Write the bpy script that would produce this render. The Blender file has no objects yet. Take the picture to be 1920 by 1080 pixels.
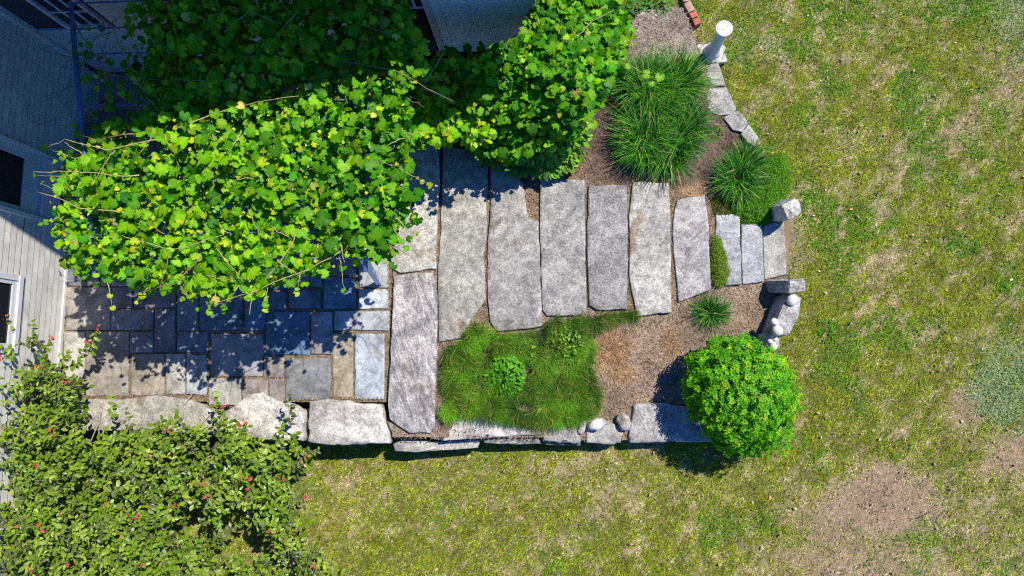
import bpy, bmesh, math, random
import numpy as np
from mathutils import Vector, Matrix, noise as mnoise
random.seed(7)
rng = np.random.default_rng(7)
S = bpy.context.scene
COL = S.collection
R = math.radians

# ------------------------------------------------------------------ camera, world, sun, exposure
F = 1280.0; CH = 9.1
_n = np.array([80/F, -150/F, -1.0]); _up = -_n/np.linalg.norm(_n)
_x = np.array([1.0, 0, 0]) - _up*_up[0]; _x /= np.linalg.norm(_x)
RC = np.array([_x, np.cross(_up, _x), _up])            # camera -> world rotation
cam = bpy.data.objects.new('camera', bpy.data.cameras.new('camera')); COL.objects.link(cam)
m4 = Matrix([list(r)+[0] for r in RC]+[[0, 0, 0, 1]]); m4.translation = (0, 0, CH)
cam.matrix_world = m4
cam.data.sensor_width = 36; cam.data.lens = 24; cam.data.clip_end = 500
S.camera = cam

SUN_EL = R(55); SAZ = math.atan2(0.60, 0.80)            # sun stands to the upper right of the frame
world = bpy.data.worlds.new('World'); S.world = world; world.use_nodes = True
wn = world.node_tree.nodes; wl = world.node_tree.links
sky = wn.new('ShaderNodeTexSky'); sky.sky_type = 'NISHITA'; sky.sun_disc = False
sky.sun_elevation = SUN_EL; sky.sun_rotation = math.pi/2 - SAZ
sky.air_density = 0.7; sky.dust_density = 0.0; sky.ozone_density = 6.0
stint = wn.new('ShaderNodeMix'); stint.data_type = 'RGBA'; stint.blend_type = 'MULTIPLY'; stint.inputs[0].default_value = 1
stint.inputs[7].default_value = (.46, 1.1, 1.85, 1)       # deep clear blue, as the shade in the photograph shows
wl.new(sky.outputs[0], stint.inputs[6]); wl.new(stint.outputs[2], wn['Background'].inputs[0]); wn['Background'].inputs[1].default_value = 0.09
sl = bpy.data.lights.new('sun', 'SUN'); sl.energy = 5.0; sl.angle = R(0.5); sl.color = (1.0, 0.925, 0.79)
sun = bpy.data.objects.new('sun', sl); COL.objects.link(sun)
sdir = Vector((math.cos(SAZ)*math.cos(SUN_EL), math.sin(SAZ)*math.cos(SUN_EL), math.sin(SUN_EL)))
sun.rotation_euler = sdir.to_track_quat('Z', 'Y').to_euler(); sun.location = sdir*30
S.view_settings.view_transform = 'Standard'; S.view_settings.look = 'None'
S.view_settings.exposure = 0.27; S.view_settings.gamma = 1.0
S.cycles.max_bounces = 6; S.cycles.transparent_max_bounces = 6
S.cycles.use_denoising = False; S.cycles.denoiser = 'OPENIMAGEDENOISE'; S.cycles.denoising_input_passes = 'RGB_ALBEDO_NORMAL'; S.cycles.diffuse_bounces = 3
S.cycles.pixel_filter_type = 'BLACKMAN_HARRIS'; S.cycles.filter_width = 1.2

# ------------------------------------------------------------------ measuring helpers
def W(px, py, z=0.0):
    """point of the place seen at photo pixel (px,py), at height z"""
    d = RC @ np.array([(px-960)/F, -(py-540)/F, -1.0])
    t = (z-CH)/d[2]
    return np.array([d[0]*t, d[1]*t, z])
def WV(px, py, z):
    px = np.asarray(px, float); py = np.asarray(py, float)
    d = np.stack([(px-960)/F, -(py-540)/F, -np.ones_like(px)], -1) @ RC.T
    t = (z-CH)/d[:, 2]
    return np.stack([d[:, 0]*t, d[:, 1]*t, np.zeros_like(t)+z], -1)
def PX(P):
    q = (P-np.array([0, 0, CH])) @ RC
    return 960+F*q[:, 0]/-q[:, 2], 540-F*q[:, 1]/-q[:, 2]
def inpoly(x, y, poly):
    c = np.zeros(len(x), bool); n = len(poly); j = n-1
    for i in range(n):
        xi, yi = poly[i]; xj, yj = poly[j]
        if yi != yj:
            c ^= ((yi > y) != (yj > y)) & (x < (xj-xi)*(y-yi)/(yj-yi)+xi)
        j = i
    return c
def vnoise(x, y, seed=0):
    xi = np.floor(x).astype(np.int64); yi = np.floor(y).astype(np.int64)
    fx = x-xi; fy = y-yi; fx = fx*fx*(3-2*fx); fy = fy*fy*(3-2*fy)
    def h(a, b):
        v = (a*374761393 + b*668265263 + seed*1442695041) & 0xffffffff
        v = ((v ^ (v >> 13))*1274126177) & 0xffffffff
        return ((v ^ (v >> 16)) & 0xffff)/65535.0
    return (h(xi, yi)*(1-fx)+h(xi+1, yi)*fx)*(1-fy) + (h(xi, yi+1)*(1-fx)+h(xi+1, yi+1)*fx)*fy
def fbm(x, y, s, seed=0, o=4):
    v = 0; a = 1; t = 0
    for k in range(o):
        v = v+a*vnoise(x/s*2**k+17*k, y/s*2**k-9*k, seed+k); t += a; a *= 0.55
    return v/t
def smooth(a, b, x):
    t = np.clip((x-a)/(b-a), 0, 1); return t*t*(3-2*t)
def blob(u, v, cx, cy, rx, ry, rot=0, e=.35, seed=3):
    c, s = math.cos(rot), math.sin(rot)
    a = ((u-cx)*c+(v-cy)*s)/rx; b = (-(u-cx)*s+(v-cy)*c)/ry
    d = np.sqrt(a*a+b*b)+(fbm(u, v, 40, seed)-.5)*.9
    return 1-smooth(1-e, 1+e, d)

def z_lawn(x, y):
    x = np.asarray(x, float); y = np.asarray(y, float)
    a = smooth(-5.5, 2.2, x)
    return -0.78+0.42*a+0.03*(fbm(x, y, 1.7, 5)-.5)
def z_bed(x):
    return np.interp(np.asarray(x, float), [-2.2, -1.5, -.9, -.1, .5, 1.1, 1.75, 2.3, 2.65, 3.0, 3.3, 3.7], [.0, -.0, -.02, -.055, -.095, -.135, -.185, -.285, -.325, -.36, -.375, -.385])

# ------------------------------------------------------------------ materials
def newmat(name):
    m = bpy.data.materials.new(name); m.use_nodes = True
    nt = m.node_tree; b = nt.nodes['Principled BSDF']
    return m, nt, b
def nd(nt, t, **k):
    n = nt.nodes.new(t)
    for a, v in k.items(): setattr(n, a, v)
    return n
def mixc(nt, fac, a, b, mode='MIX'):
    n = nd(nt, 'ShaderNodeMix', data_type='RGBA', blend_type=mode)
    for s, v in ((n.inputs[0], fac), (n.inputs[6], a), (n.inputs[7], b)):
        if hasattr(v, 'is_linked'): nt.links.new(v, s)
        elif isinstance(v, (int, float)): s.default_value = v
        else: s.default_value = (*v, 1)
    return n.outputs[2]
def ramp(nt, inp, stops):
    n = nd(nt, 'ShaderNodeValToRGB'); e = n.color_ramp.elements
    while len(e) < len(stops): e.new(.5)
    for i, (p, c) in enumerate(stops):
        e[i].position = p; e[i].color = (*c, 1) if not isinstance(c, (int, float)) else (c, c, c, 1)
    nt.links.new(inp, n.inputs[0]); return n.outputs[0]
def coords(nt):
    tc = nd(nt, 'ShaderNodeTexCoord'); oi = nd(nt, 'ShaderNodeObjectInfo')
    ml = nd(nt, 'ShaderNodeVectorMath', operation='SCALE'); cb = nd(nt, 'ShaderNodeCombineXYZ')
    for k in range(3): nt.links.new(oi.outputs['Random'], cb.inputs[k])
    nt.links.new(cb.outputs[0], ml.inputs[0]); ml.inputs['Scale'].default_value = 61.7
    ad = nd(nt, 'ShaderNodeVectorMath', operation='ADD')
    nt.links.new(tc.outputs['Object'], ad.inputs[0]); nt.links.new(ml.outputs[0], ad.inputs[1])
    return ad.outputs[0], oi
def noise(nt, co, scale, detail=4, rough=.55, dist=0):
    n = nd(nt, 'ShaderNodeTexNoise'); nt.links.new(co, n.inputs['Vector'])
    n.inputs['Scale'].default_value = scale; n.inputs['Detail'].default_value = detail
    n.inputs['Roughness'].default_value = rough; n.inputs['Distortion'].default_value = dist
    return n.outputs[0]
def bump(nt, b, h, strength=.4, dist=.01):
    n = nd(nt, 'ShaderNodeBump'); n.inputs['Strength'].default_value = strength; n.inputs['Distance'].default_value = dist
    nt.links.new(h, n.inputs['Height']); nt.links.new(n.outputs[0], b.inputs['Normal'])

def granite(name, light, dark, speck=.6, vein=.3, patch=.6, stain=.5):
    m, nt, b = newmat(name); co, oi = coords(nt)
    big = noise(nt, co, 1.7, 5, .65, .6)
    c = mixc(nt, ramp(nt, big, [(.38, 0.0), (.6, 1.0)]), dark, light)
    med = noise(nt, co, 8, 6, .72, .3)
    mm = ramp(nt, med, [(.36, (.42, .42, .45)), (.5, (.92, .92, .92)), (.63, (1.4, 1.4, 1.38))])
    c = mixc(nt, patch, c, mm, 'MULTIPLY')
    fi = noise(nt, co, 42, 4, .75)
    sp = ramp(nt, fi, [(.38, (.25, .25, .28)), (.5, (.95, .95, .95)), (.61, (1.6, 1.6, 1.57))])
    c = mixc(nt, speck, c, sp, 'MULTIPLY')
    lich = noise(nt, co, 17, 4, .75)
    c = mixc(nt, ramp(nt, lich, [(.6, 0.0), (.72, .6)]), c, (.34, .35, .26))
    vr = nd(nt, 'ShaderNodeVectorRotate', rotation_type='Z_AXIS'); nt.links.new(co, vr.inputs['Vector']); an = nd(nt, 'ShaderNodeMath', operation='MULTIPLY'); nt.links.new(oi.outputs['Random'], an.inputs[0]); an.inputs[1].default_value = 39.0; nt.links.new(an.outputs[0], vr.inputs['Angle'])
    mp = nd(nt, 'ShaderNodeMapping'); nt.links.new(vr.outputs[0], mp.inputs[0])
    mp.inputs['Rotation'].default_value = (.3, .2, .9); mp.inputs['Scale'].default_value = (1, 4, 1)
    bn = noise(nt, mp.outputs[0], 2.6, 6, .72, 1.4)
    c = mixc(nt, vein, c, ramp(nt, bn, [(.4, (.45, .45, .49)), (.5, (.95, .95, .96)), (.6, (1.4, 1.38, 1.36))]), 'MULTIPLY')
    wv = noise(nt, vr.outputs[0], 1.1, 3, .5, .6)        # a few pale quartz veins
    c = mixc(nt, ramp(nt, wv, [(.490, 0.0), (.5, .30), (.510, 0.0)]), c, (.72, .70, .67))
    st = noise(nt, co, 1.9, 4, .6, .5)                   # brown soil and leaf stains
    c = mixc(nt, ramp(nt, st, [(.60, 0.0), (.70, stain)]), c, mixc(nt, 1.0, c, (.62, .50, .40), 'MULTIPLY'))
    c = mixc(nt, 1.0, c, ramp(nt, oi.outputs['Random'], [(0, (.84, .84, .83)), (.5, (.98, .97, .95)), (1, (1.08, 1.07, 1.06))]), 'MULTIPLY')
    nt.links.new(c, b.inputs['Base Color']); b.inputs['Roughness'].default_value = .85
    b.inputs['Specular IOR Level'].default_value = .2
    ht = nd(nt, 'ShaderNodeMath', operation='ADD'); nt.links.new(fi, ht.inputs[0])
    h2 = nd(nt, 'ShaderNodeMath', operation='MULTIPLY_ADD'); nt.links.new(bn, h2.inputs[0]); h2.inputs[1].default_value = .7; nt.links.new(med, h2.inputs[2])
    nt.links.new(h2.outputs[0], ht.inputs[1]); bump(nt, b, ht.outputs[0], .7, .016)
    return m
G_PALE = granite('granite pale', (.51, .50, .46), (.35, .34, .315), .5, .05, .6, .9)
G_GREY = granite('granite grey', (.46, .445, .43), (.30, .29, .29), .55, .05, .65, .8)
G_VIOL = granite('granite violet grey', (.40, .385, .39), (.29, .28, .285), .65, .04, .55, .6)
G_BAND = granite('granite banded', (.47, .45, .455), (.27, .26, .275), .5, .75, .5, .4)
G_WHITE = granite('granite white', (.63, .61, .57), (.40, .38, .365), .45, .3, .65, .6)
G_BLUE = granite('granite blue', (.44, .46, .485), (.33, .35, .375), .45, .35, .4, .2)
G_DARK = granite('granite weathered', (.33, .325, .31), (.17, .17, .17), .5, .5, .6)

def mk_flag():
    m, nt, b = newmat('bluestone'); co, oi = coords(nt)
    big = noise(nt, co, 2.6, 6, .7, .8)
    c = mixc(nt, .9, oi.outputs['Color'], ramp(nt, big, [(.33, (.5, .49, .47)), (.5, (1, 1, 1)), (.66, (1.4, 1.4, 1.42))]), 'MULTIPLY')
    md = noise(nt, co, 14, 5, .75, .4)
    c = mixc(nt, .6, c, ramp(nt, md, [(.36, (.55, .55, .55)), (.5, (.98, .98, .98)), (.64, (1.35, 1.35, 1.35))]), 'MULTIPLY')
    st = noise(nt, co, 4.0, 4, .65, 1.0)
    c = mixc(nt, ramp(nt, st, [(.57, 0.0), (.7, .5)]), c, (.26, .205, .13))
    fi = noise(nt, co, 60, 3, .75)
    c = mixc(nt, .5, c, ramp(nt, fi, [(.36, (.5, .5, .5)), (.5, (1, 1, 1)), (.64, (1.4, 1.4, 1.4))]), 'MULTIPLY')
    nt.links.new(c, b.inputs['Base Color']); b.inputs['Roughness'].default_value = .75; b.inputs['Specular IOR Level'].default_value = .25
    bump(nt, b, md, .35, .012); return m
FLAG = mk_flag()

def leafmat(name, transl=.25, rough=.42, spec=.4):
    m, nt, b = newmat(name)
    at = nd(nt, 'ShaderNodeAttribute', attribute_name='tint')
    nt.links.new(at.outputs['Color'], b.inputs['Base Color'])
    b.inputs['Roughness'].default_value = rough; b.inputs['Specular IOR Level'].default_value = spec
    tr = nd(nt, 'ShaderNodeBsdfTranslucent')
    c = mixc(nt, 1.0, at.outputs['Color'], (1.25, 1.3, .5), 'MULTIPLY'); nt.links.new(c, tr.inputs[0])
    mx = nd(nt, 'ShaderNodeMixShader'); mx.inputs[0].default_value = transl
    nt.links.new(b.outputs[0], mx.inputs[1]); nt.links.new(tr.outputs[0], mx.inputs[2])
    nt.links.new(mx.outputs[0], nt.nodes['Material Output'].inputs[0]); return m
LEAF = leafmat('vine leaf', .28, .5, .18)
LEAF2 = leafmat('shrub leaf', .22, .5, .14)
LEAF3 = leafmat('glossy shrub leaf', .15, .36, .32)
GRASS = leafmat('grass blade', .2, .6, .2)
LILY = leafmat('lily blade', .12, .5, .13)

def tintmat(name, rough=.9, sc=60, amt=.6, bs=.4):
    m, nt, b = newmat(name); tc = nd(nt, 'ShaderNodeTexCoord')
    at = nd(nt, 'ShaderNodeAttribute', attribute_name='tint')
    f = noise(nt, tc.outputs['Object'], sc, 4, .7)
    c = mixc(nt, amt, at.outputs['Color'], ramp(nt, f, [(.33, (.4, .4, .4)), (.5, (.95, .95, .95)), (.67, (1.5, 1.48, 1.45))]), 'MULTIPLY')
    nt.links.new(c, b.inputs['Base Color']); b.inputs['Roughness'].default_value = rough; b.inputs['Specular IOR Level'].default_value = .15
    bump(nt, b, f, bs, .01); return m
SOIL = tintmat('soil', .95, 70, .7, .5)
CHIP = tintmat('mulch chip', .9, 40, .3, .1)

def plain(name, col, rough=.6, sc=8, var=.25, bs=.1, metal=0, spec=.4, fine=60):
    m, nt, b = newmat(name); co, oi = coords(nt)
    f = noise(nt, co, sc, 5, .65)
    c = mixc(nt, 1.0, col, ramp(nt, f, [(.3, (1-var,)*3), (.7, (1+var,)*3)]), 'MULTIPLY')
    f2 = noise(nt, co, fine, 3, .6)
    c = mixc(nt, 1.0, c, ramp(nt, f2, [(.3, (1-var*.6,)*3), (.7, (1+var*.6,)*3)]), 'MULTIPLY')
    nt.links.new(c, b.inputs['Base Color']); b.inputs['Roughness'].default_value = rough
    b.inputs['Metallic'].default_value = metal; b.inputs['Specular IOR Level'].default_value = spec
    bump(nt, b, f2, bs, .004); return m
CLAP = plain('clapboard paint', (.53, .515, .485), .65, 3, .2, .2)
SHEATH = plain('sheathing darkened as gap shade', (.05, .052, .055), .9, 6, .2, .1)  # backing behind the boards, blackened so the gaps read as shade lines
CLAP_SHADELIT = plain('clapboard paint with blue shade light', (.76, .86, .90), .6, 3, .12, .15)  # same siding; the wing's bright blue shade is put into this colour
TRIM = plain('trim paint', (.60, .59, .58), .55, 3, .12, .1)
TRIMW = plain('window trim paint', (.58, .58, .60), .5, 3, .08, .05)
DOORP = plain('door paint', (.44, .54, .54), .5, 4, .1, .05)
PIPE = plain('blue pipe paint', (.13, .2, .38), .4, 9, .3, .05)
POSTM = plain('post paint', (.62, .63, .66), .55, 6, .12, .1)
STEM = plain('vine stem', (.26, .17, .10), .8, 30, .35, .3)
STEMG = plain('green shoot', (.42, .36, .16), .7, 30, .3, .2)
TWIG = plain('twig', (.32, .26, .2), .85, 30, .3, .3)
BRICKM = plain('brick', (.42, .13, .085), .9, 14, .35, .3)
BRICKP = plain('faded brick', (.42, .27, .21), .9, 14, .35, .3)
PEDM = plain('white cast stone', (.76, .75, .70), .7, 7, .13, .2)
ROOFM = plain('roof shingle', (.12, .12, .13), .9, 5, .3, .3)
STEPM = plain('step stone', (.20, .20, .21), .85, 6, .3, .3)
SCREEN = plain('dark screen', (.018, .017, .016), .7, 20, .5, .05)
COBB = plain('white cobble', (.70, .68, .64), .7, 9, .16, .25, fine=45)
def mkglass():
    m, nt, b = newmat('window glass'); b.inputs['Base Color'].default_value = (.012, .014, .017, 1)
    b.inputs['Roughness'].default_value = .06; b.inputs['Specular IOR Level'].default_value = .35; return m
GLASS = mkglass()

# ------------------------------------------------------------------ object helpers
def link(name, data, parent=None, loc=(0, 0, 0)):
    o = bpy.data.objects.new(name, data); COL.objects.link(o); o.location = loc
    if parent is not None: o.parent = parent
    return o
def tag(o, label=None, cat=None, group=None, kind=None):
    if label: o['label'] = label
    if cat: o['category'] = cat
    if group: o['group'] = group
    if kind: o['kind'] = kind
    return o
def thing(name, label, cat, loc, group=None):
    return tag(link(name, None, None, loc), label, cat, group)
def wl_(o):                                             # world location of an unrotated parent chain
    v = Vector((0, 0, 0))
    while o is not None: v += o.location; o = o.parent
    return v
def npmesh(name, V, faces_flat, nper, mat, tint=None, smooth_=False):
    me = bpy.data.meshes.new(name); V = np.asarray(V, np.float32)
    nf = len(faces_flat)//nper
    me.vertices.add(len(V)); me.vertices.foreach_set('co', V.ravel())
    me.loops.add(nf*nper); me.loops.foreach_set('vertex_index', np.asarray(faces_flat, np.int32))
    me.polygons.add(nf); me.polygons.foreach_set('loop_start', np.arange(0, nf*nper, nper, dtype=np.int32))
    me.polygons.foreach_set('loop_total', np.full(nf, nper, np.int32))
    me.polygons.foreach_set('use_smooth', np.full(nf, smooth_))
    if tint is not None:
        a = me.color_attributes.new('tint', 'FLOAT_COLOR', 'POINT')
        c = np.ones((len(V), 4), np.float32); c[:, :3] = tint; a.data.foreach_set('color', c.ravel())
    me.materials.append(mat); me.update(calc_edges=True); return me
class MB:
    def __init__(s): s.v = []; s.f = []
    def box(s, a, b):
        (x0, y0, z0), (x1, y1, z1) = a, b; i = len(s.v)
        s.v += [(x, y, z) for z in (z0, z1) for x, y in ((x0, y0), (x1, y0), (x1, y1), (x0, y1))]
        s.f += [tuple(i+k for k in q) for q in ((3, 2, 1, 0), (4, 5, 6, 7), (0, 1, 5, 4), (1, 2, 6, 5), (2, 3, 7, 6), (3, 0, 4, 7))]
        return s
    def prism(s, prof, axis, a, b):
        """2-D profile extruded along axis ('x' or 'y') from a to b; profile given in the other horizontal axis and z"""
        i = len(s.v); n = len(prof)
        for t in (a, b):
            for p, z in prof: s.v.append((t, p, z) if axis == 'x' else (p, t, z))
        s.f += [tuple(range(i, i+n))[::-1], tuple(range(i+n, i+2*n))]
        s.f += [(i+k, i+(k+1) % n, i+n+(k+1) % n, i+n+k) for k in range(n)]
        return s
    def tube(s, pts, r0, r1=None, n=6):
        r1 = r0 if r1 is None else r1; pts = [Vector(p) for p in pts]; i0 = len(s.v); m = len(pts)
        for k, p in enumerate(pts):
            d = (pts[min(k+1, m-1)]-pts[max(k-1, 0)]).normalized()
            u = d.cross(Vector((0, 0, 1)) if abs(d.z) < .9 else Vector((1, 0, 0))).normalized(); w = d.cross(u)
            r = r0+(r1-r0)*k/max(m-1, 1)
            for j in range(n):
                a = 2*math.pi*j/n; s.v.append(tuple(p+u*r*math.cos(a)+w*r*math.sin(a)))
        for k in range(m-1):
            for j in range(n):
                a = i0+k*n+j; b = i0+k*n+(j+1) % n; s.f.append((a, b, b+n, a+n))
        s.f.append(tuple(range(i0, i0+n))[::-1]); s.f.append(tuple(range(i0+(m-1)*n, i0+m*n))); return s
    def lathe(s, prof, c, n=24):
        i0 = len(s.v)
        for r, z in prof:
            for j in range(n):
                a = 2*math.pi*j/n; s.v.append((c[0]+r*math.cos(a), c[1]+r*math.sin(a), c[2]+z))
        for k in range(len(prof)-1):
            for j in range(n):
                a = i0+k*n+j; b = i0+k*n+(j+1) % n; s.f.append((a, b, b+n, a+n))
        s.f.append(tuple(range(i0, i0+n))[::-1]); s.f.append(tuple(range(i0+(len(prof)-1)*n, i0+len(prof)*n))); return s
    def build(s, name, mat, parent=None, smooth_=False, center=True, bevel=0):
        V = np.array(s.v, float); c = V.mean(0) if center else np.zeros(3)
        me = bpy.data.meshes.new(name); me.from_pydata((V-c).tolist(), [], s.f); me.materials.append(mat)
        bm = bmesh.new(); bm.from_mesh(me); bmesh.ops.recalc_face_normals(bm, faces=bm.faces[:])
        if bevel: bmesh.ops.bevel(bm, geom=bm.edges[:], offset=bevel, segments=1, affect='EDGES')
        bm.to_mesh(me); bm.free()
        if smooth_: me.polygons.foreach_set('use_smooth', [True]*len(me.polygons))
        o = link(name, me, parent, Vector(c)-(wl_(parent) if parent else Vector()))
        return o

def slab(name, poly, z, th, mat, parent=None, rough=.012, relief=.012, bev=.02, step=.05, color=None, px=True, tilt=(0, 0)):
    """a stone from its outline: wavy edge, rounded arris, uneven top"""
    P = np.array([W(x, y, z)[:2] if px else (x, y) for x, y in poly]); n = len(P)
    a = sum(P[i][0]*P[(i+1) % n][1]-P[(i+1) % n][0]*P[i][1] for i in range(n))
    if a < 0: P = P[::-1]
    c = P.mean(0); out = []
    for i in range(n):
        p, q = P[i], P[(i+1) % n]; L = np.linalg.norm(q-p); k = max(1, int(L/step))
        for j in range(k): out.append(p+(q-p)*j/k)
    out = np.array(out); sd = random.random()*100
    d = out-c; rad = np.linalg.norm(d, axis=1)
    for i in range(len(out)):
        w = mnoise.noise(Vector((out[i][0]*6, out[i][1]*6, sd)))+.6*mnoise.noise(Vector((out[i][0]*19, out[i][1]*19, sd)))
        ch = max(0.0, mnoise.noise(Vector((out[i][0]*4+31, out[i][1]*4, sd)))-.22)
        out[i] += d[i]/max(rad[i], .01)*(w*rough-ch*rough*4)
    d = out-c; rad = np.linalg.norm(d, axis=1); N = len(out)
    rings = []
    def ring(inset, zz, rl=0.0, sc=None):
        r = []
        for i in range(N):
            f = sc if sc is not None else max(.05, 1-inset/max(rad[i], .02))
            q = d[i]*f
            zz2 = zz
            if rl:
                zz2 += rl*(mnoise.noise(Vector((q[0]*3+sd, q[1]*3, sd)))+.5*mnoise.noise(Vector((q[0]*9, q[1]*9, sd))))
            zz2 += tilt[0]*q[0]+tilt[1]*q[1] if zz > -th*.5 else 0
            r.append((q[0], q[1], zz2))
        rings.append(r)
    ring(0.01, -th); ring(0, -th*.5-0.001, rough*.5); ring(0, -bev, rough*.4); ring(bev*.35, -bev*.3, relief*.4); ring(bev, 0, relief)
    for f in (.85, .65, .4, .18): ring(0, 0, relief, f*(1-bev/rad.mean()))
    v = [p for r in rings for p in r]; v.append((0, 0, 0)); f = []
    for k in range(len(rings)-1):
        for i in range(N):
            a = k*N+i; b = k*N+(i+1) % N; f.append((a, b, b+N, a+N))
    k = (len(rings)-1)*N; f += [(k+i, k+(i+1) % N, len(v)-1) for i in range(N)]
    me = bpy.data.meshes.new(name); me.from_pydata(v, [], f); me.materials.append(mat)
    me.polygons.foreach_set('use_smooth', [True]*len(f))
    o = link(name, me, parent, Vector((c[0], c[1], z))-(wl_(parent) if parent else Vector()))
    if color: o.color = (*color, 1)
    return o
def rock(name, c, size, mat, parent=None, rot=0, planes=9, sub=3, tiltv=(0, 0), seed=None, dmin=.55):
    r = random.Random(seed if seed is not None else random.random())
    bm = bmesh.new(); bmesh.ops.create_icosphere(bm, subdivisions=sub, radius=1)
    pl = [(Vector((r.gauss(0, 1), r.gauss(0, 1), r.gauss(0, .8))).normalized(), r.uniform(dmin, .9)) for _ in range(planes)]
    sd = r.random()*50
    for v in bm.verts:
        for n, d in pl:
            t = v.co.dot(n)
            if t > d: v.co -= n*(t-d)*.95
        v.co *= 1+.05*mnoise.noise(v.co*3+Vector((sd, 0, 0)))+.03*mnoise.noise(v.co*8+Vector((sd, 0, 0)))
    M = Matrix.Translation((0, 0, 0)) @ Matrix.Rotation(tiltv[1], 4, 'Y') @ Matrix.Rotation(tiltv[0], 4, 'X') @ Matrix.Rotation(rot, 4, 'Z') @ Matrix.Diagonal((*[s/2 for s in size], 1))
    bm.transform(M); me = bpy.data.meshes.new(name); bm.to_mesh(me); bm.free(); me.materials.append(mat)
    me.polygons.foreach_set('use_smooth', [sub > 2]*len(me.polygons))
    return link(name, me, parent, Vector(c)-(wl_(parent) if parent else Vector()))

def boulder(name, c, size, mat, rot=0, lean=(0, 0), seed=1, extra=5, jit=.28):
    """angular block: hull of a jittered box, split edges, chipped by noise"""
    r = random.Random(seed); bm = bmesh.new()
    for sx_ in (-1, 1):
        for sy_ in (-1, 1):
            for sz_ in (-1, 1):
                bm.verts.new((sx_*(1-r.random()*jit), sy_*(1-r.random()*jit), sz_*(1-r.random()*jit*.8)))
    for _ in range(extra): bm.verts.new((r.uniform(-1.1, 1.1), r.uniform(-1.1, 1.1), r.uniform(.3, 1.15)))
    h = bmesh.ops.convex_hull(bm, input=bm.verts[:]); bmesh.ops.delete(bm, geom=[g for g in h['geom_interior'] if isinstance(g, bmesh.types.BMVert)], context='VERTS')
    bmesh.ops.delete(bm, geom=[v for v in bm.verts if not v.link_faces], context='VERTS')
    bmesh.ops.bevel(bm, geom=bm.edges[:], offset=.07, segments=2, affect='EDGES', profile=.6)
    bmesh.ops.triangulate(bm, faces=bm.faces[:]); bmesh.ops.subdivide_edges(bm, edges=[e for e in bm.edges if e.calc_length() > .25], cuts=3, use_grid_fill=True); bmesh.ops.triangulate(bm, faces=bm.faces[:])
    bm.normal_update(); sd = r.random()*40
    for v in bm.verts: v.co += v.normal*(.06*mnoise.noise(v.co*1.8+Vector((sd, 0, 0)))+.04*mnoise.noise(v.co*5+Vector((sd, 0, 0))))
    M = Matrix.Rotation(lean[1], 4, 'Y') @ Matrix.Rotation(lean[0], 4, 'X') @ Matrix.Rotation(rot, 4, 'Z') @ Matrix.Diagonal((*[q/2 for q in size], 1))
    bm.transform(M); me = bpy.data.meshes.new(name); bm.to_mesh(me); bm.free(); me.materials.append(mat)
    return link(name, me, None, Vector(c))

# ------------------------------------------------------------------ foliage helpers
def frames(nrm, head):
    z = nrm/np.linalg.norm(nrm, axis=1, keepdims=True)
    x = np.stack([np.cos(head), np.sin(head), np.zeros_like(head)], -1)
    x = x-z*(x*z).sum(1, keepdims=True); x /= np.linalg.norm(x, axis=1, keepdims=True)
    y = np.cross(z, x); return np.stack([x, y, z], -1)   # columns
def scatter(T, M, P, sc, col):
    """T = (verts, tris, mul); leaves as one array of vertices/triangles/tints"""
    v, f, mul = T; k = len(v)
    V = np.einsum('nij,kj->nki', M, v)*sc[:, None, None]+P[:, None, :]
    Fc = (f[None]+(np.arange(len(P))*k)[:, None, None]).reshape(-1)
    C = np.clip(col[:, None, :]*mul[None], 0, 1)
    return V.reshape(-1, 3), Fc, C.reshape(-1, 3)
def joined(parts):
    V = []; Fs = []; C = []; o = 0
    for v, f, c in parts: V.append(v); Fs.append(f+o); C.append(c); o += len(v)
    return np.concatenate(V), np.concatenate(Fs), np.concatenate(C)
def leaf_template(seed, pol, curl=.25, fold=.12):
    r = random.Random(seed); pts = []
    full = [(a, q) for a, q in pol]+[(360-a, q) for a, q in pol[::-1] if a not in (0, 180)]
    v = [(0, 0, 0)]; mul = [(1.3, 1.15, 1.2)]
    for i, (a, q) in enumerate(full):
        q *= r.uniform(.92, 1.08); x = q*math.cos(R(a)); y = q*math.sin(R(a))
        z = -curl*q*q*r.uniform(.6, 1.3)+fold*abs(y)*r.uniform(.6, 1.2)
        v.append((x, y, z)); k = r.uniform(.9, 1.0)*(1.1 if i % 3 == 0 and q > .7 else .84); mul.append((k, k, k))
    n = len(full); f = [(0, 1+i, 1+(i+1) % n) for i in range(n)]
    v = np.array(v, float)*.5; v[:, 0] += .05
    return v, np.array(f), np.array(mul)
GP = [(0, 1.0), (10, .87), (17, .9), (26, .79), (34, .83), (44, .93), (52, .84), (60, .86), (72, .77), (82, .8), (94, .86), (104, .79), (116, .83), (130, .76), (145, .74), (158, .62), (172, .22)]
GRAPE = [leaf_template(s, GP, c, fo) for s, c, fo in ((1, .25, .2), (2, .4, .4), (3, .15, .5), (4, .55, .1), (5, .3, -.3), (6, .6, .45))]
RP = [(0, 1.0), (18, .9), (40, .85), (65, .8), (90, .74), (115, .72), (140, .68), (165, .5), (180, .35)]
ROUND = [leaf_template(s, RP, c, fo) for s, c, fo in ((11, .25, .15), (12, .4, .1))]
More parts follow.
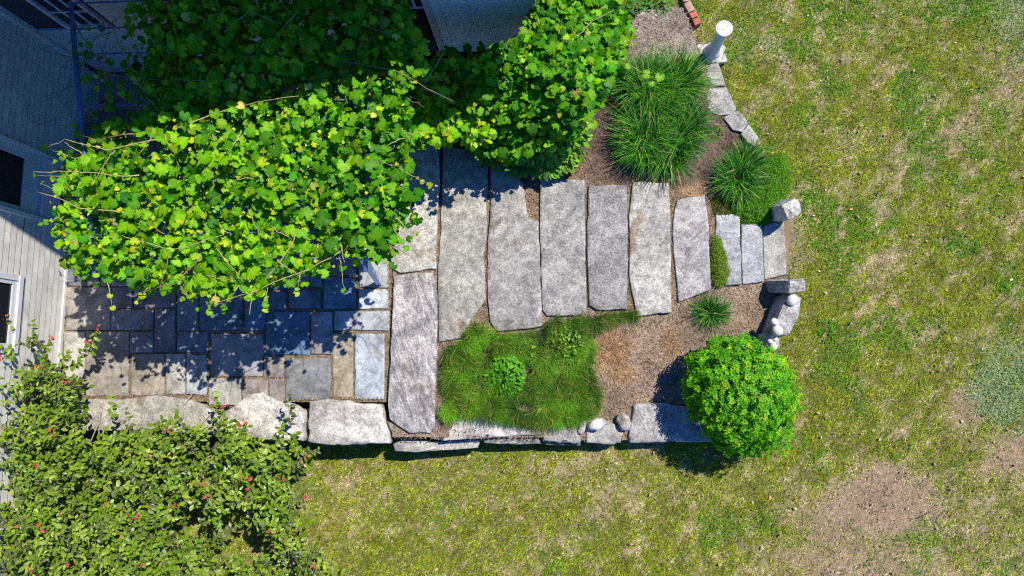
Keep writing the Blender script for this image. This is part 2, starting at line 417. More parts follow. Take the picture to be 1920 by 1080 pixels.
def ell_template(w=.26, fold=.18, curl=.18):
    v = []; mul = []
    for t, ww in ((0, 0), (.28, .8), (.58, 1), (.84, .6), (1, 0)):
        z = -curl*t*t
        v.append((t, 0, z)); mul.append((1.15, 1.08, 1.1))
        if ww:
            for s in (-1, 1): v.append((t-.05, s*w*ww, z+fold*w*ww)); mul.append((.92, .95, .92))
    #0; 1,2,3; 4,5,6; 7,8,9; 10
    f = [(0, 2, 1), (0, 1, 3), (1, 2, 5), (1, 5, 4), (1, 4, 6), (1, 6, 3), (4, 5, 8), (4, 8, 7), (4, 7, 9), (4, 9, 6), (7, 8, 10), (7, 10, 9)]
    return np.array(v, float), np.array(f), np.array(mul)
ELL = [ell_template(.27, .2, .15), ell_template(.24, .5, .3), ell_template(.3, .1, .05)]
def d_template():                                       # tiny diamond leaf
    return np.array([(0, 0, 0), (.5, .26, .05), (1, 0, -.1), (.5, -.26, .05)], float), np.array([(0, 1, 2), (0, 2, 3)][::-1]), np.array([(.9,)*3, (1,)*3, (1.15,)*3, (1,)*3])
DIA = [d_template()]
def blades(P, az, L, w, e0, e1, col, nseg=4, tipmul=(1.3, 1.2, 1.0), w0=.7):
    """strap leaves: start at elevation e0, end at e1 (radians)"""
    n = len(P); V = np.zeros((n, nseg+1, 2, 3)); C = np.zeros((n, nseg+1, 2, 3)); pos = P.copy()
    side = np.stack([-np.sin(az), np.cos(az), np.zeros(n)], -1); tm = np.array(tipmul)
    for k in range(nseg+1):
        t = k/nseg; ww = w*(w0+(1-w0)*min(1, t*3))*(1-t**2.2)+w*.06
        V[:, k, 0] = pos+side*(ww/2)[:, None]; V[:, k, 1] = pos-side*(ww/2)[:, None]
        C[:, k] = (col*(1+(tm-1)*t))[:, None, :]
        e = e0+(e1-e0)*(k+.5)/nseg; h = np.cos(e)*L/nseg
        pos = pos+np.stack([np.cos(az)*h, np.sin(az)*h, np.sin(e)*L/nseg], -1)
    V = V.reshape(-1, 3); b = (np.arange(n)*(nseg+1)*2)[:, None]+(np.arange(nseg)*2)[None]
    Q = np.stack([b, b+1, b+3, b+2], -1).reshape(-1)
    return V, Q, np.clip(C.reshape(-1, 3), 0, 1)
def put_leaves(parent, name, templ, M, P, sc, col, mat, top=300, score=None, stuff='foliage'):
    """the leaves that show largest become objects of their own, the rest one mass"""
    base = np.array(wl_(parent)); n = len(P); kind = rng.integers(0, len(templ), n)
    score = sc if score is None else score
    order = np.argsort(-score); idx = order[:top]; rest = order[top:]
    NC = 7; cols = col[idx]
    key = np.argsort(np.argsort(cols[:, 1]-cols[:, 0]*.5))*NC//max(1, len(idx))
    cache = {}
    for q, i in enumerate(idx):
        kk = (kind[i], key[q])
        if kk not in cache:
            v, f, mul = templ[kind[i]]
            cache[kk] = npmesh(name, v, f.reshape(-1), 3, mat, np.clip(mul*cols[key == key[q]].mean(0), 0, 1), True)
        o = bpy.data.objects.new(name, cache[kk]); COL.objects.link(o); o.parent = parent
        mm = Matrix((M[i]*sc[i]).tolist()).to_4x4(); mm.translation = Vector(P[i]-base); o.matrix_local = mm
    if len(rest):
        V, Fc, C = joined([scatter(templ[t], M[r_], P[r_], sc[r_], col[r_]) for t in range(len(templ)) for r_ in [rest[kind[rest] == t]] if len(r_)])
        o = link(stuff, npmesh(stuff, V-base, Fc, 3, mat, C, True), parent); tag(o, kind='stuff')
def pick(n, pal, wt, jit=.15):
    pal = np.array(pal); w = np.array(wt, float); k = rng.choice(len(pal), n, p=w/w.sum())
    return np.clip(pal[k]*(1+rng.normal(0, jit, (n, 1)))*(1+rng.normal(0, .05, (n, 3))), .003, .9), k
def tilted(n, sd, toward=(0, 0, 1)):
    v = rng.normal(0, sd, (n, 3)); v[:, 2] *= .3; return v+np.array(toward)
def sample_px(poly, n):
    p = np.array(poly); lo = p.min(0); hi = p.max(0); X = np.zeros(0); Y = np.zeros(0)
    while len(X) < n:
        x = rng.uniform(lo[0], hi[0], n*2); y = rng.uniform(lo[1], hi[1], n*2); k = inpoly(x, y, poly)
        X = np.append(X, x[k]); Y = np.append(Y, y[k])
    return X[:n], Y[:n]

# ================================================================== SETTING: ground
BED = [(735, 120), (1000, 120), (1165, 60), (1200, 20), (1282, 8), (1300, 60), (1325, 120), (1352, 160), (1415, 262), (1470, 330), (1492, 400), (1482, 470), (1478, 540), (1465, 600), (1430, 700), (1370, 830), (1100, 826), (830, 822), (735, 822)]
def lawn_fields(x, y):
    P = np.stack([x, y, z_lawn(x, y)], -1); u, v = PX(P)
    bare = np.maximum.reduce([blob(u, v, 1655, 945, 105, 62, -.25, .5), .6*blob(u, v, 1560, 985, 90, 50, .5, .8), .7*blob(u, v, 1815, 755, 38, 44, .3, .7), .65*blob(u, v, 1900, 850, 60, 40, 0, .8),
                              .6*blob(u, v, 1590, 1060, 120, 50, 0, .7), .5*blob(u, v, 1480, 470, 30, 60, .2, .7), .5*blob(u, v, 1240, 80, 60, 60, 0, .6), .25*blob(u, v, 1650, 500, 60, 25, -.6, .8),
                              .35*blob(u, v, 1890, 160, 30, 60, 0, .8), .3*blob(u, v, 1810, 240, 50, 30, -.6, .8), .6*blob(u, v, 1470, 135, 12, 45, -.2, .8)])
    clover = np.maximum.reduce([.95*blob(u, v, 1893, 728, 78, 78, 0, .4), .5*blob(u, v, 1895, 30, 80, 75, 0, .8), .3*blob(u, v, 1730, 30, 60, 50, 0, .9), .35*blob(u, v, 1430, 60, 80, 60, 0, .6)])
    clover = clover*smooth(.40, .62, fbm(x, y, .22, 23, 4)+.25*clover)
    g = fbm(x, y, .9, 21, 5); g2 = fbm(x*1.0+y*.6, y*1.0-x*.6, .22, 31, 4); gs = fbm((x+y)*.5, (x-y)*1.6, .2, 41, 4)
    g3 = fbm(x, y, .09, 37, 3)
    green = np.clip((g-.5)*1.35+(g2-.5)*1.3+(gs-.5)*1.9+(g3-.5)*2.2+.92, 0, 1)
    green *= 1-.38*smooth(700, 1000, v)*smooth(1500, 1750, u)      # thinner lawn lower right
    straw = smooth(840, 880, v)*(1-smooth(900, 1030, v))*(1-smooth(1350, 1560, u))
    green = np.clip(green-.12*straw, 0, 1)*(1-bare)
    weed = smooth(.56, .68, fbm(x, y, .55, 55, 3))*(u > 1290)*(v < 560)+.8*smooth(.6, .7, fbm(x, y, .5, 66, 3))
    return u, v, green, bare, clover, np.clip(weed, 0, 1)*(1-bare), straw
xs = np.concatenate([[-60, -30, -15], np.arange(-9, 9.01, .045), [15, 30, 60]]); ys = np.concatenate([[-60, -30, -15], np.arange(-4.6, 6.6, .045), [15, 30, 60]])
gx, gy = np.meshgrid(xs, ys); gx = gx.ravel(); gy = gy.ravel(); nx, ny = len(xs), len(ys)
u, v, green, bare, clover, weed, straw = lawn_fields(gx, gy)
gz = z_lawn(gx, gy)+.012*(fbm(gx, gy, .12, 77, 3)-.5)
f1 = fbm(gx, gy, .35, 91, 5)[:, None]
f2_ = fbm(gx, gy, .1, 93, 2)[:, None]; tan = np.array([.30, .245, .14])*(.45+.6*f1+.5*f2_); pinky = np.array([.27, .20, .14])*(.5+.5*f1+.5*f2_); olive = np.array([.10, .115, .016])*(.7+.6*f1)
tc_ = tan*(1-green[:, None]*.85)+olive*green[:, None]*.85
tc_ = tc_*(1-bare[:, None])+pinky*bare[:, None]; tc_ = tc_*(1-.8*clover[:, None])+np.array([.2, .27, .11])*.8*clover[:, None]
i = np.arange((nx-1)*(ny-1)); r_, c_ = i//(nx-1), i % (nx-1); a = r_*nx+c_
gl = link('lawn', npmesh('lawn', np.stack([gx, gy, gz], -1), np.stack([a, a+1, a+nx+1, a+nx], -1).reshape(-1), 4, SOIL, np.clip(tc_, 0, 1), True)); tag(gl, kind='structure')

# garden bed: a low soil mound between path and wall
bx_, by_ = np.meshgrid(np.arange(-2.4, 3.6, .035), np.arange(-1.15, 5.1, .035)); nbx, nby = bx_.shape[1], bx_.shape[0]
bx_ = bx_.ravel(); by_ = by_.ravel(); bz_ = z_bed(bx_)
u, v = PX(np.stack([bx_, by_, bz_], -1)); ins = inpoly(u, v, BED)
edge = smooth(1180, 1500, u+.0*v)*1.0
bz_ = bz_+.02*(fbm(bx_, by_, .5, 13, 4)-.5)+.012*(fbm(bx_, by_, .07, 14, 2)-.5)
def bed_tint(u, v, x, y):
    f = fbm(x, y, .4, 15, 5)[:, None]; f2 = fbm(x, y, .09, 16, 3)[:, None]
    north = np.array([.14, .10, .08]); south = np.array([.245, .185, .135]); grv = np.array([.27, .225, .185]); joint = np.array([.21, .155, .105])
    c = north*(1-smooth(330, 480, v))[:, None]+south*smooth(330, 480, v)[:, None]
    g = blob(u, v, 1250, 70, 90, 70, .6, .5)[:, None]; c = c*(1-g)+grv*g
    j = (smooth(830, 850, u)*(1-smooth(1320, 1345, u))*smooth(330, 360, v)*(1-smooth(560, 600, v)))[:, None]; c = c*(1-j)+joint*j
    t = np.maximum.reduce([blob(u, v, 1145, 655, 30, 36, 0, .8), .8*blob(u, v, 1165, 700, 26, 16, 0, .8), .7*blob(u, v, 1258, 642, 16, 26, -.3, .8), .5*blob(u, v, 1040, 325, 40, 12, 0, .8), .6*blob(u, v, 1300, 355, 30, 14, -.3, .8)])[:, None]
    c = c*(1-.6*t)+np.array([.42, .23, .1])*.6*t
    return np.clip(c*(.6+.8*f)*(.65+.7*f2), 0, 1)
i = np.arange((nbx-1)*(nby-1)); r_, c_ = i//(nbx-1), i % (nbx-1); a = r_*nbx+c_
ok = ins[a] & ins[a+1] & ins[a+nbx] & ins[a+nbx+1]; a = a[ok]
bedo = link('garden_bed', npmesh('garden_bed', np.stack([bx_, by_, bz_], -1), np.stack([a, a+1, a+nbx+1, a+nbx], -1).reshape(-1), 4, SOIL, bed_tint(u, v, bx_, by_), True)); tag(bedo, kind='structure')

# patio: joint bed + flagstones
PX0, PX1 = W(112, 600)[0], W(731, 600)[0]
pb = MB().box((PX0-.05, W(0, 752)[1], -.75), (PX1+.02, W(0, 236)[1], -.028)).build('patio', plain('joint sand', (.19, .145, .1), .95, 20, .5, .6, fine=140), center=False); tag(pb, kind='structure')
FL = [(122, 538, 207, 620, 0), (208, 538, 249, 578, 1), (250, 538, 330, 578, 2), (208, 579, 288, 620, 1), (289, 579, 330, 661, 2), (331, 538, 371, 620, 3), (373, 522, 455, 620, 4), (459, 522, 497, 621, 5),
      (119, 621, 160, 741, 6), (160, 621, 242, 743, 0), (243, 622, 288, 662, 1), (243, 663, 309, 742, 7), (310, 663, 347, 740, 6), (331, 622, 390, 661, 3), (348, 663, 388, 741, 8), (394, 625, 494, 707, 9), (390, 709, 452, 762, 6), (453, 709, 503, 762, 10), (504, 709, 534, 762, 10),
      (498, 583, 582, 666, 5), (583, 584, 624, 665, 9), (626, 582, 730, 620, 8), (623, 624, 663, 746, 11), (665, 624, 722, 749, 12), (494, 669, 534, 708, 10), (535, 671, 620, 750, 13), (499, 546, 536, 581, 4), (541, 541, 602, 579, 4), (606, 519, 667, 579, 5), (672, 541, 729, 580, 8), (672, 470, 729, 540, 8),
      (555, 500, 603, 538, 4), (499, 500, 553, 543, 5), (606, 470, 667, 517, 9)]
FC = [(.38, .36, .34), (.28, .28, .3), (.25, .26, .29), (.24, .27, .31), (.22, .27, .33), (.22, .28, .36), (.50, .49, .47), (.37, .345, .31), (.52, .54, .56), (.39, .385, .40), (.35, .325, .31), (.38, .355, .30), (.45, .48, .51), (.24, .245, .25)]
rows = [(122, 480, 537), (122, 420, 478), (122, 362, 418), (122, 300, 360), (122, 240, 298)]
for k, (x0, y0, y1) in enumerate(rows):
    x = 124; 
    while x < 725:
        w = random.choice([42, 64, 84]); x1 = min(x+w, 729)
        lim = 500 if y1 > 520 else 9999
        if not (y1 > 440 and x1 > 600) and not (y1 > 500 and x1 > 370): FL.append((x, y0, x1-1.5, y1, random.choice([1, 2, 3, 4, 5, 9])))
        x = x1
for x0, y0, x1, y1, c in FL:
    g = .9; j = [random.uniform(-.8, .8) for _ in range(8)]
    k_ = random.uniform(.68, .88); g_ = sum(FC[c])/3; col = tuple(max(.05, q*1.7-g_*.7)*k_ for q in FC[c])
    sl_ = slab('flagstone', [(x0+g+j[0], y0+g+j[1]), (x1-g+j[2], y0+g+j[3]), (x1-g+j[4], y1-g+j[5]), (x0+g+j[6], y1-g+j[7])], random.uniform(-.009, .005), .045, FLAG, pb, .005, .004, .006, .07, col)

# lower gravel floor of the shaded recess
fx, fy = np.meshgrid(np.arange(PX0-.1, PX1+.9, .06), np.arange(W(0, 236)[1]-.1, 4.5, .06)); nfx, nfy = fx.shape[1], fx.shape[0]; fx = fx.ravel(); fy = fy.ravel()
i = np.arange((nfx-1)*(nfy-1)); a = (i//(nfx-1))*nfx+i % (nfx-1)
tag(link('gravel_floor', npmesh('gravel_floor', np.stack([fx, fy, -.4+.03*fbm(fx, fy, .12, 3, 3)], -1), np.stack([a, a+1, a+nfx+1, a+nfx], -1).reshape(-1), 4, SOIL, np.array([.3, .28, .26])*(.5+fbm(fx, fy, .1, 5, 2))[:, None], True)), kind='structure')
# stone path of long granite slabs
pth = link('stone_path', None, None, W(1030, 480)); tag(pth, kind='structure')
SLABS = [
 ([(757, 255), (822, 258), (824, 340), (820, 400), (817, 503), (788, 508), (750, 511), (738, 506), (731, 482), (744, 440), (752, 340)], .045, G_PALE),
 ([(831, 272), (870, 280), (914, 285), (913, 420), (907, 480), (911, 560), (886, 598), (862, 634), (823, 641), (821, 500), (826, 420), (829, 330)], .04, G_PALE),
 ([(919, 300), (955, 316), (981, 345), (990, 408), (1010, 416), (1013, 500), (1017, 611), (985, 617), (932, 622), (919, 602), (914, 560), (914, 450), (920, 380)], .02, G_GREY),
 ([(1013, 334), (1096, 337), (1097, 420), (1098, 500), (1100, 585), (1088, 592), (1026, 592), (1017, 583), (1014, 500), (1012, 430)], -.01, G_GREY),
 ([(1104, 347), (1140, 346), (1175, 347), (1177, 430), (1176, 580), (1120, 582), (1105, 573), (1101, 480), (1101, 430)], -.05, G_VIOL),
 ([(1187, 340), (1254, 343), (1257, 400), (1258, 480), (1259, 585), (1195, 594), (1188, 560), (1180, 530), (1180, 400)], -.09, G_PALE),
 ([(1270, 374), (1322, 364), (1329, 410), (1331, 470), (1333, 544), (1300, 556), (1272, 567), (1266, 500), (1261, 440), (1265, 395)], -.14, G_GREY),
 ([(739, 517), (775, 511), (812, 511), (820, 560), (819, 650), (815, 800), (806, 812), (768, 812), (731, 787), (727, 762), (731, 680), (735, 600)], .06, G_BAND),
 ([(1343, 402), (1387, 402), (1389, 470), (1391, 533), (1362, 536), (1350, 500), (1341, 450)], -.24, G_BLUE),
 ([(1390, 420), (1429, 420), (1431, 480), (1433, 527), (1393, 534), (1391, 480)], -.28, G_BLUE),
 ([(1431, 420), (1470, 414), (1473, 470), (1475, 514), (1434, 524), (1432, 480)], -.315, G_PALE)]
for pl, z, m in SLABS:
    slab('granite_slab', pl, z, .16 if z > -.2 else .14, m, pth, .011, .012, .013)

n = 5200; e = np.array([(x0, y0, x1, y0) for x0, y0, x1, y1, c in FL]+[(x0, y0, x0, y1) for x0, y0, x1, y1, c in FL]+[(x0, y1, x1, y1) for x0, y0, x1, y1, c in FL if y1 > 700]*3+[(728, 470, 728, 752)]*9, float)
q = rng.integers(0, len(e), n); t = rng.random(n); lx = e[q, 0]+(e[q, 2]-e[q, 0])*t+rng.normal(0, 1.6, n); ly = e[q, 1]+(e[q, 3]-e[q, 1])*t+rng.normal(0, 1.6, n)
k = fbm(lx, ly, 60, 61, 3) > .46; lx, ly = lx[k], ly[k]; n = len(lx)
lc, _ = pick(n, [(.30, .20, .11), (.42, .33, .2), (.16, .10, .06), (.12, .13, .04)], (3, 2, 2, 1), .2)
V, Q, C = blades(WV(lx, ly, np.full(n, .003)), rng.uniform(0, 6.28, n), rng.uniform(.012, .035, n), rng.uniform(.005, .010, n), rng.uniform(-.1, .3, n), rng.uniform(-.2, .2, n), lc, 1, (1, 1, 1), 1.0)
tag(link('leaf_litter', npmesh('leaf_litter', V, Q, 4, CHIP, C)), 'brown leaf litter caught in the joints of the patio flagstones', 'leaf litter', kind='stuff')

# ------------------------------------------------------------------ dry stone retaining wall
rw = thing('retaining_wall', 'dry stone retaining wall topped with rough granite blocks between patio and lower lawn', 'stone wall', W(700, 820, -.7))
COPE = [
 ([(20, 795), (60, 806), (114, 800), (112, 770), (60, 765), (20, 770)], -.05, G_WHITE),
 ([(118, 752), (165, 748), (230, 749), (275, 742), (310, 741), (355, 750), (388, 764), (414, 778), (412, 815), (330, 812), (250, 809), (140, 807), (117, 800)], .02, G_PALE),
 ([(419, 772), (445, 756), (463, 740), (490, 734), (520, 750), (548, 760), (570, 775), (573, 790), (569, 828), (500, 826), (420, 815)], .06, G_WHITE),
 ([(578, 752), (610, 748), (638, 746), (664, 755), (690, 757), (714, 758), (719, 775), (724, 800), (730, 832), (690, 833), (640, 836), (600, 833), (573, 829), (575, 790)], .05, G_WHITE),
 ([(724, 789), (745, 795), (763, 808), (742, 818), (731, 808)], .0, G_DARK),
 ([(829, 794), (846, 784), (870, 779), (900, 778), (930, 782), (970, 785), (1012, 800), (1014, 815), (960, 818), (920, 821), (875, 824), (828, 827)], .0, G_WHITE),
 ([(1019, 800), (1084, 798), (1087, 815), (1089, 832), (1050, 831), (1018, 826)], -.04, G_PALE),
 ([(1099, 788), (1116, 778), (1130, 777), (1148, 790), (1172, 811), (1168, 833), (1130, 834), (1099, 831)], -.05, G_PALE),
 ([(1187, 760), (1194, 755), (1213, 754), (1260, 757), (1300, 768), (1338, 790), (1354, 808), (1354, 822), (1335, 829), (1260, 829), (1180, 831), (1178, 818), (1184, 790)], -.06, G_GREY),
 ([(818, 790), (829, 788), (824, 824), (806, 822), (806, 816), (815, 812)], -.04, G_DARK)]
for pl, z, m in COPE: slab('stone', pl, z, .22, m, rw, .02, .03, .035, .045)
# lower courses, seen as a ledge and in the dark face
slab('stone', [(735, 833), (760, 822), (830, 828), (901, 824), (897, 840), (850, 843), (775, 849), (740, 846)], -.17, .2, G_PALE, rw, .025, .03, .03)
slab('stone', [(905, 822), (960, 823), (1013, 817), (1016, 832), (960, 834), (905, 831)], -.13, .2, G_DARK, rw, .03, .03, .03)
slab('stone', [(1019, 826), (1050, 824), (1092, 826), (1092, 836), (1020, 834)], -.16, .2, G_DARK, rw, .02, .03, .03)
for (x0, x1, yt, z0, z1, dep) in [(25, 180, 800, -.52, -.27, 40), (182, 330, 803, -.52, -.21, 45), (332, 470, 806, -.55, -.19, 45), (472, 600, 818, -.5, -.18, 50), (602, 735, 822, -.52, -.2, 50),
                                  (20, 240, 797, -.95, -.53, 45), (243, 420, 798, -.95, -.53, 45), (424, 560, 804, -.95, -.55, 45), (563, 740, 808, -.95, -.53, 45),
                                  (742, 900, 826, -.9, -.36, 50), (902, 1015, 822, -.85, -.34, 40), (1018, 1095, 824, -.8, -.36, 40), (1098, 1180, 825, -.8, -.28, 40), (1183, 1350, 822, -.75, -.3, 50)]:
    slab('stone', [(x0, yt-dep), (x1, yt-dep), (x1-2, yt), ((x0+x1)/2, yt+3), (x0+2, yt)], z1, z1-z0, G_DARK, rw, .02, .02, .03, .08)

# ------------------------------------------------------------------ house
HX = W(122, 520)[0]; HY = 4.42                          # east face of left block, south face of back wall
hs = thing('house', 'pale clapboard house wrapping round the patio with a dark door and white windows', 'house', (HX, HY, 0))
def y_at(px, py, X):                                    # height and y on the plane x = X seen at a pixel
    d = RC @ np.array([(px-960)/F, -(py-540)/F, -1.0]); t = X/d[0]; return d[1]*t, CH+d[2]*t
def x_at(px, py, Y):
    d = RC @ np.array([(px-960)/F, -(py-540)/F, -1.0]); t = Y/d[1]; return d[0]*t, CH+d[2]*t
dN = y_at(75, 287, HX)[0]; dS = y_at(85, 412, HX)[0]   # door opening with casing
wS0 = y_at(36, 522, HX)[0]; 
wall = MB().box((HX-.25, -8, -.6), (HX-.03, HY-.0, 4.4)).build('wall', SHEATH, hs)
def clap(parent, axis, a, b, z0, z1, X, step=.098, mat=None):
    z = z0
    while z < z1-.02:
        h = min(step, z1-z)
        s_ = 1 if axis == 'y' else -1
        pr = [(X-.03*s_, z), (X+.007*s_, z), (X-.002*s_, z+h-.016), (X-.029*s_, z+h-.016)]
        MB().prism(pr, axis, a, b).build('clapboard', mat or CLAP, parent); z += h
wz = y_at(40, 525, HX)[1]+.11
wN = y_at(40, 528, HX)[0]; wSS = wN-.85
# left block: boards south of the door (interrupted by the window), and north of it
clap(wall, 'y', -8, dS-.005, .03, wz-.06, HX)
clap(wall, 'y', wN+.07, dS-.005, wz-.06, 2.6, HX)
clap(wall, 'y', -8, wSS-.07, wz-.06, 2.6, HX)
clap(wall, 'y', dN+.005, HY-.02, -.36, 2.6, HX)
# window on the left block
wi = MB().box((HX-.02, wSS-.07, wz-.1), (HX+.045, wN+.07, wz-.04)).build('window', TRIMW, hs)       # sill and casing
fr = MB()
for y0, y1, z0, z1 in ((wN-.0, wN+.07, wz-.04, 2.4), (wSS-.07, wSS, wz-.04, 2.4), (wSS, wN, 2.33, 2.4)): fr.box((HX-.02, y0, z0), (HX+.03, y1, z1))
fr.build('frame', TRIMW, wi)
sh = MB()
for y0, y1, z0, z1 in ((wN-.05, wN, wz-.04, 2.33), (wSS, wSS+.05, wz-.04, 2.33), (wSS+.05, wN-.05, wz-.04, wz+.03), (wSS+.05, wN-.05, 1.5, 1.55)): sh.box((HX-.02, y0, z0), (HX+.012, y1, z1))
sh.build('sash', TRIMW, wi)
MB().box((HX-.03, wSS+.05, wz+.03), (HX-.01, wN-.05, 2.33)).build('pane', GLASS, wi)
# door on the left block
dz0 = y_at(73, 350, HX)[1]; gz0 = y_at(42, 350, HX)[1]; gyN = y_at(42, 296, HX)[0]; gyS = y_at(38, 388, HX)[0]
dr = MB().box((HX-.03, gyS-.12, dz0), (HX-.005, gyN+.12, gz0)).box((HX-.03, gyS-.12, gz0), (HX-.005, gyS, 2.4)).box((HX-.03, gyN, gz0), (HX-.005, gyN+.12, 2.4)).build('door', DOORP, hs)
MB().box((HX-.03, gyS, gz0), (HX-.015, gyN, 2.3)).build('pane', SCREEN, dr)
bd = MB()
for y0, y1, z0, z1 in ((gyS-.012, gyN+.012, gz0-.012, gz0), (gyS-.012, gyS, gz0, 2.3), (gyN, gyN+.012, gz0, 2.3)): bd.box((HX-.015, y0, z0), (HX+.004, y1, z1))
bd.build('bead', TRIM, dr)
for y0, y1 in ((dS, gyS-.122), (gyN+.122, dN)):
    MB().box((HX-.03, y0, .02), (HX+.075, y1, 2.5)).build('door_casing', TRIM, hs)
MB().box((HX-.03, gyS-.12, dz0-.035), (HX+.05, gyN+.12, dz0-.003)).build('threshold', TRIM, hs)
MB().box((HX-.03, gyS-.12, .22), (HX+.012, gyN+.12, dz0-.037)).build('kick_board', TRIM, hs)
st_ = thing('door_step', 'dark stone doorstep below the house door at the edge of the vine', 'step', (HX+.15, (dS+dN)/2, 0))
MB().box((HX+.055, gyS-.1, 0), (HX+.30, gyN+.1, .17)).build('tread', STEPM, st_, bevel=.012)
MB().box((HX-.0, -8, -.02), (HX+.03, dS-.005, .03)).build('water_table', TRIM, hs)
MB().box((HX-.0, dN+.005, -.41), (HX+.03, HY-.03, -.36)).build('water_table', TRIM, hs)
# back wall of the recess and the wing
cwx = x_at(832, 80, HY-.0)[0]; ce = x_at(1018, 20, HY)[0]
wall2 = MB().box((HX-.25, HY+.03, -.4), (ce-.01, HY+.25, 3.45)).build('wall', SHEATH, hs)
MB().prism([(HX-.25, 3.452), (ce-.01, 3.452), (ce-.01, 4.8), (-3.7, 7.0), (HX-.25, 7.0)], 'y', HY+.03, HY+.25).build('gable', CLAP, hs)
cb0 = cwx; cb1 = cwx+.11
MB().box((cb0-.09, HY-.03, 0), (cb0-.002, HY+.02, 2.75)).build('door_casing', TRIM, hs)
MB().box((cb0, HY-.012, 0), (cb1, HY+.02, 3.45)).build('corner_board', CLAP_SHADELIT, hs)
MB().box((ce-.1, HY-.014, 0), (ce, HY+.02, 3.45)).build('corner_board', CLAP_SHADELIT, hs)
clap(wall2, 'x', cb1+.003, ce-.103, .02, 3.4, HY, .098, CLAP_SHADELIT)
# dark screened opening left of the wing
ox0 = cb0-1.05
so = MB().box((ox0, HY-.0, .3), (cb0-.09, HY+.02, 2.5)).build('screen_door', SCREEN, hs)
MB().box((ox0-.08, HY-.02, 0), (ox0-.002, HY+.02, 2.6)).build('door_casing', TRIM, hs)
mfr = MB(); zc = x_at(790, 14, HY)[1]; xm = x_at(775, 10, HY)[0]
mfr.box((ox0, HY-.015, zc), (cb0-.09, HY-.002, zc+.035)).box((xm, HY-.018, zc+.036), (xm+.035, HY-.002, 2.5))
mfr.build('stile', TRIM, so)
# back wall, left: window with white muntins over plain panels
bx0, bz0 = x_at(132, 50, HY); bx1 = x_at(206, 52, HY)[0]
bw = MB().box((bx0-.06, HY-.05, bz0-.05), (bx1+.06, HY+.02, bz0)).build('window', TRIMW, hs)
fr = MB(); ztop = 2.68
for x0, x1, z0, z1 in ((bx0-.05, bx0, bz0, ztop), (bx1, bx1+.05, bz0, ztop), (bx0, bx1, bz0, bz0+.04)): fr.box((x0, HY-.03, z0+.001), (x1, HY+.02, z1))
fr.build('frame', TRIMW, bw)
mu = MB(); nl = 3; zst = (ztop-bz0-.04)/5
for k in range(1, nl): x = bx0+(bx1-bx0)*k/nl; mu.box((x-.013, HY-.012, bz0+.041), (x+.013, HY+.01, ztop))
for k in range(1, 5): z = bz0+.04+zst*k; mu.box((bx0+.001, HY-.008, z-.013), (bx1-.001, HY+.008, z+.013))
mu.build('muntin', TRIMW, bw)
for k in range(nl):
    for q in range(5):
        MB().box((bx0+(bx1-bx0)*k/nl+.012, HY+.005, bz0+.04+zst*q+.012), (bx0+(bx1-bx0)*(k+1)/nl-.012, HY+.015, bz0+.04+zst*(q+1)-.012)).build('pane', GLASS, bw)
zb = x_at(200, 116, HY)[1]
MB().box((HX+.1, HY-.012, zb), (bx1+.1, HY+.02, bz0-.053)).build('panel', DOORP, hs)
MB().box((HX+.1, HY-.02, -.28), (bx1+.6, HY+.02, zb-.004)).build('panel', TRIM, hs)
MB().box((HX-.0, HY-.05, .03), (HX+.07, HY+.02, 2.75)).build('corner_board', TRIM, hs)
clap(wall2, 'x', bx1+.11, ox0-.09, .12, 2.6, HY)
# shed roof rising to the left: its rake throws the long shade line over the vine
sl2 = .648; xr = .88; zr = 4.19; yr = HY-.05
MB().prism([(xr, zr), (xr, zr+.14), (-9.2, zr+.14+sl2*(xr+9.2)), (-9.2, zr+sl2*(xr+9.2))], 'y', yr, HY+5).build('roof', ROOFM, hs)

# ------------------------------------------------------------------ pergola of blue pipes
ZP = 1.94
A0 = W(132, 0, ZP); A1 = W(156, 268, ZP); sx = (A1-A0)/np.linalg.norm(A1-A0)
pg = thing('pergola', 'blue painted pipe pergola with ladder rungs carrying the grapevine', 'pergola', W(711, 530, 0))
ys0 = A1[1]-1.5; xl = lambda y: A0[0]+(A1[0]-A0[0])*(y-A0[1])/(A1[1]-A0[1])
xR = W(690, 300, ZP)[0]
MB().tube([(xl(HY-.2), HY-.2, ZP), (xl(ys0), ys0, ZP)], .028, n=8).build('rail', PIPE, pg, True)
MB().tube([(xR, HY-.2, ZP), (xR, ys0, ZP)], .028, n=8).build('rail', PIPE, pg, True)
for k in range(14):
    y = W(150, 3+48.5*k, ZP)[1]
    if y < ys0: break
    MB().tube([(xl(y)+.01, y, ZP-.03), (xR-.02, y, ZP-.03)], .012, n=6).build('rung', PIPE, pg, True)
pb0 = W(711, 530, 0); pt0 = W(652, 443, 1.97)
def sqpost(p, q, w):
    m = MB(); i = 0
    for c in (p, q): m.v += [(c[0]+a*w, c[1]+b*w, c[2]) for a, b in ((-1, -1), (1, -1), (1, 1), (-1, 1))]
    m.f += [(3, 2, 1, 0), (4, 5, 6, 7), (0, 1, 5, 4), (1, 2, 6, 5), (2, 3, 7, 6), (3, 0, 4, 7)]; return m
sqpost(pb0, pt0, .035).build('post', POSTM, pg)
xw = xl(ys0)
sqpost(np.array([xw+.3, ys0+.75, 0]), np.array([xw+.03, ys0+.75, 1.97]), .03).build('post', POSTM, pg)
sqpost(np.array([xR, HY-.25, 0]), np.array([xR, HY-.25, 1.97]), .03).build('post', POSTM, pg)

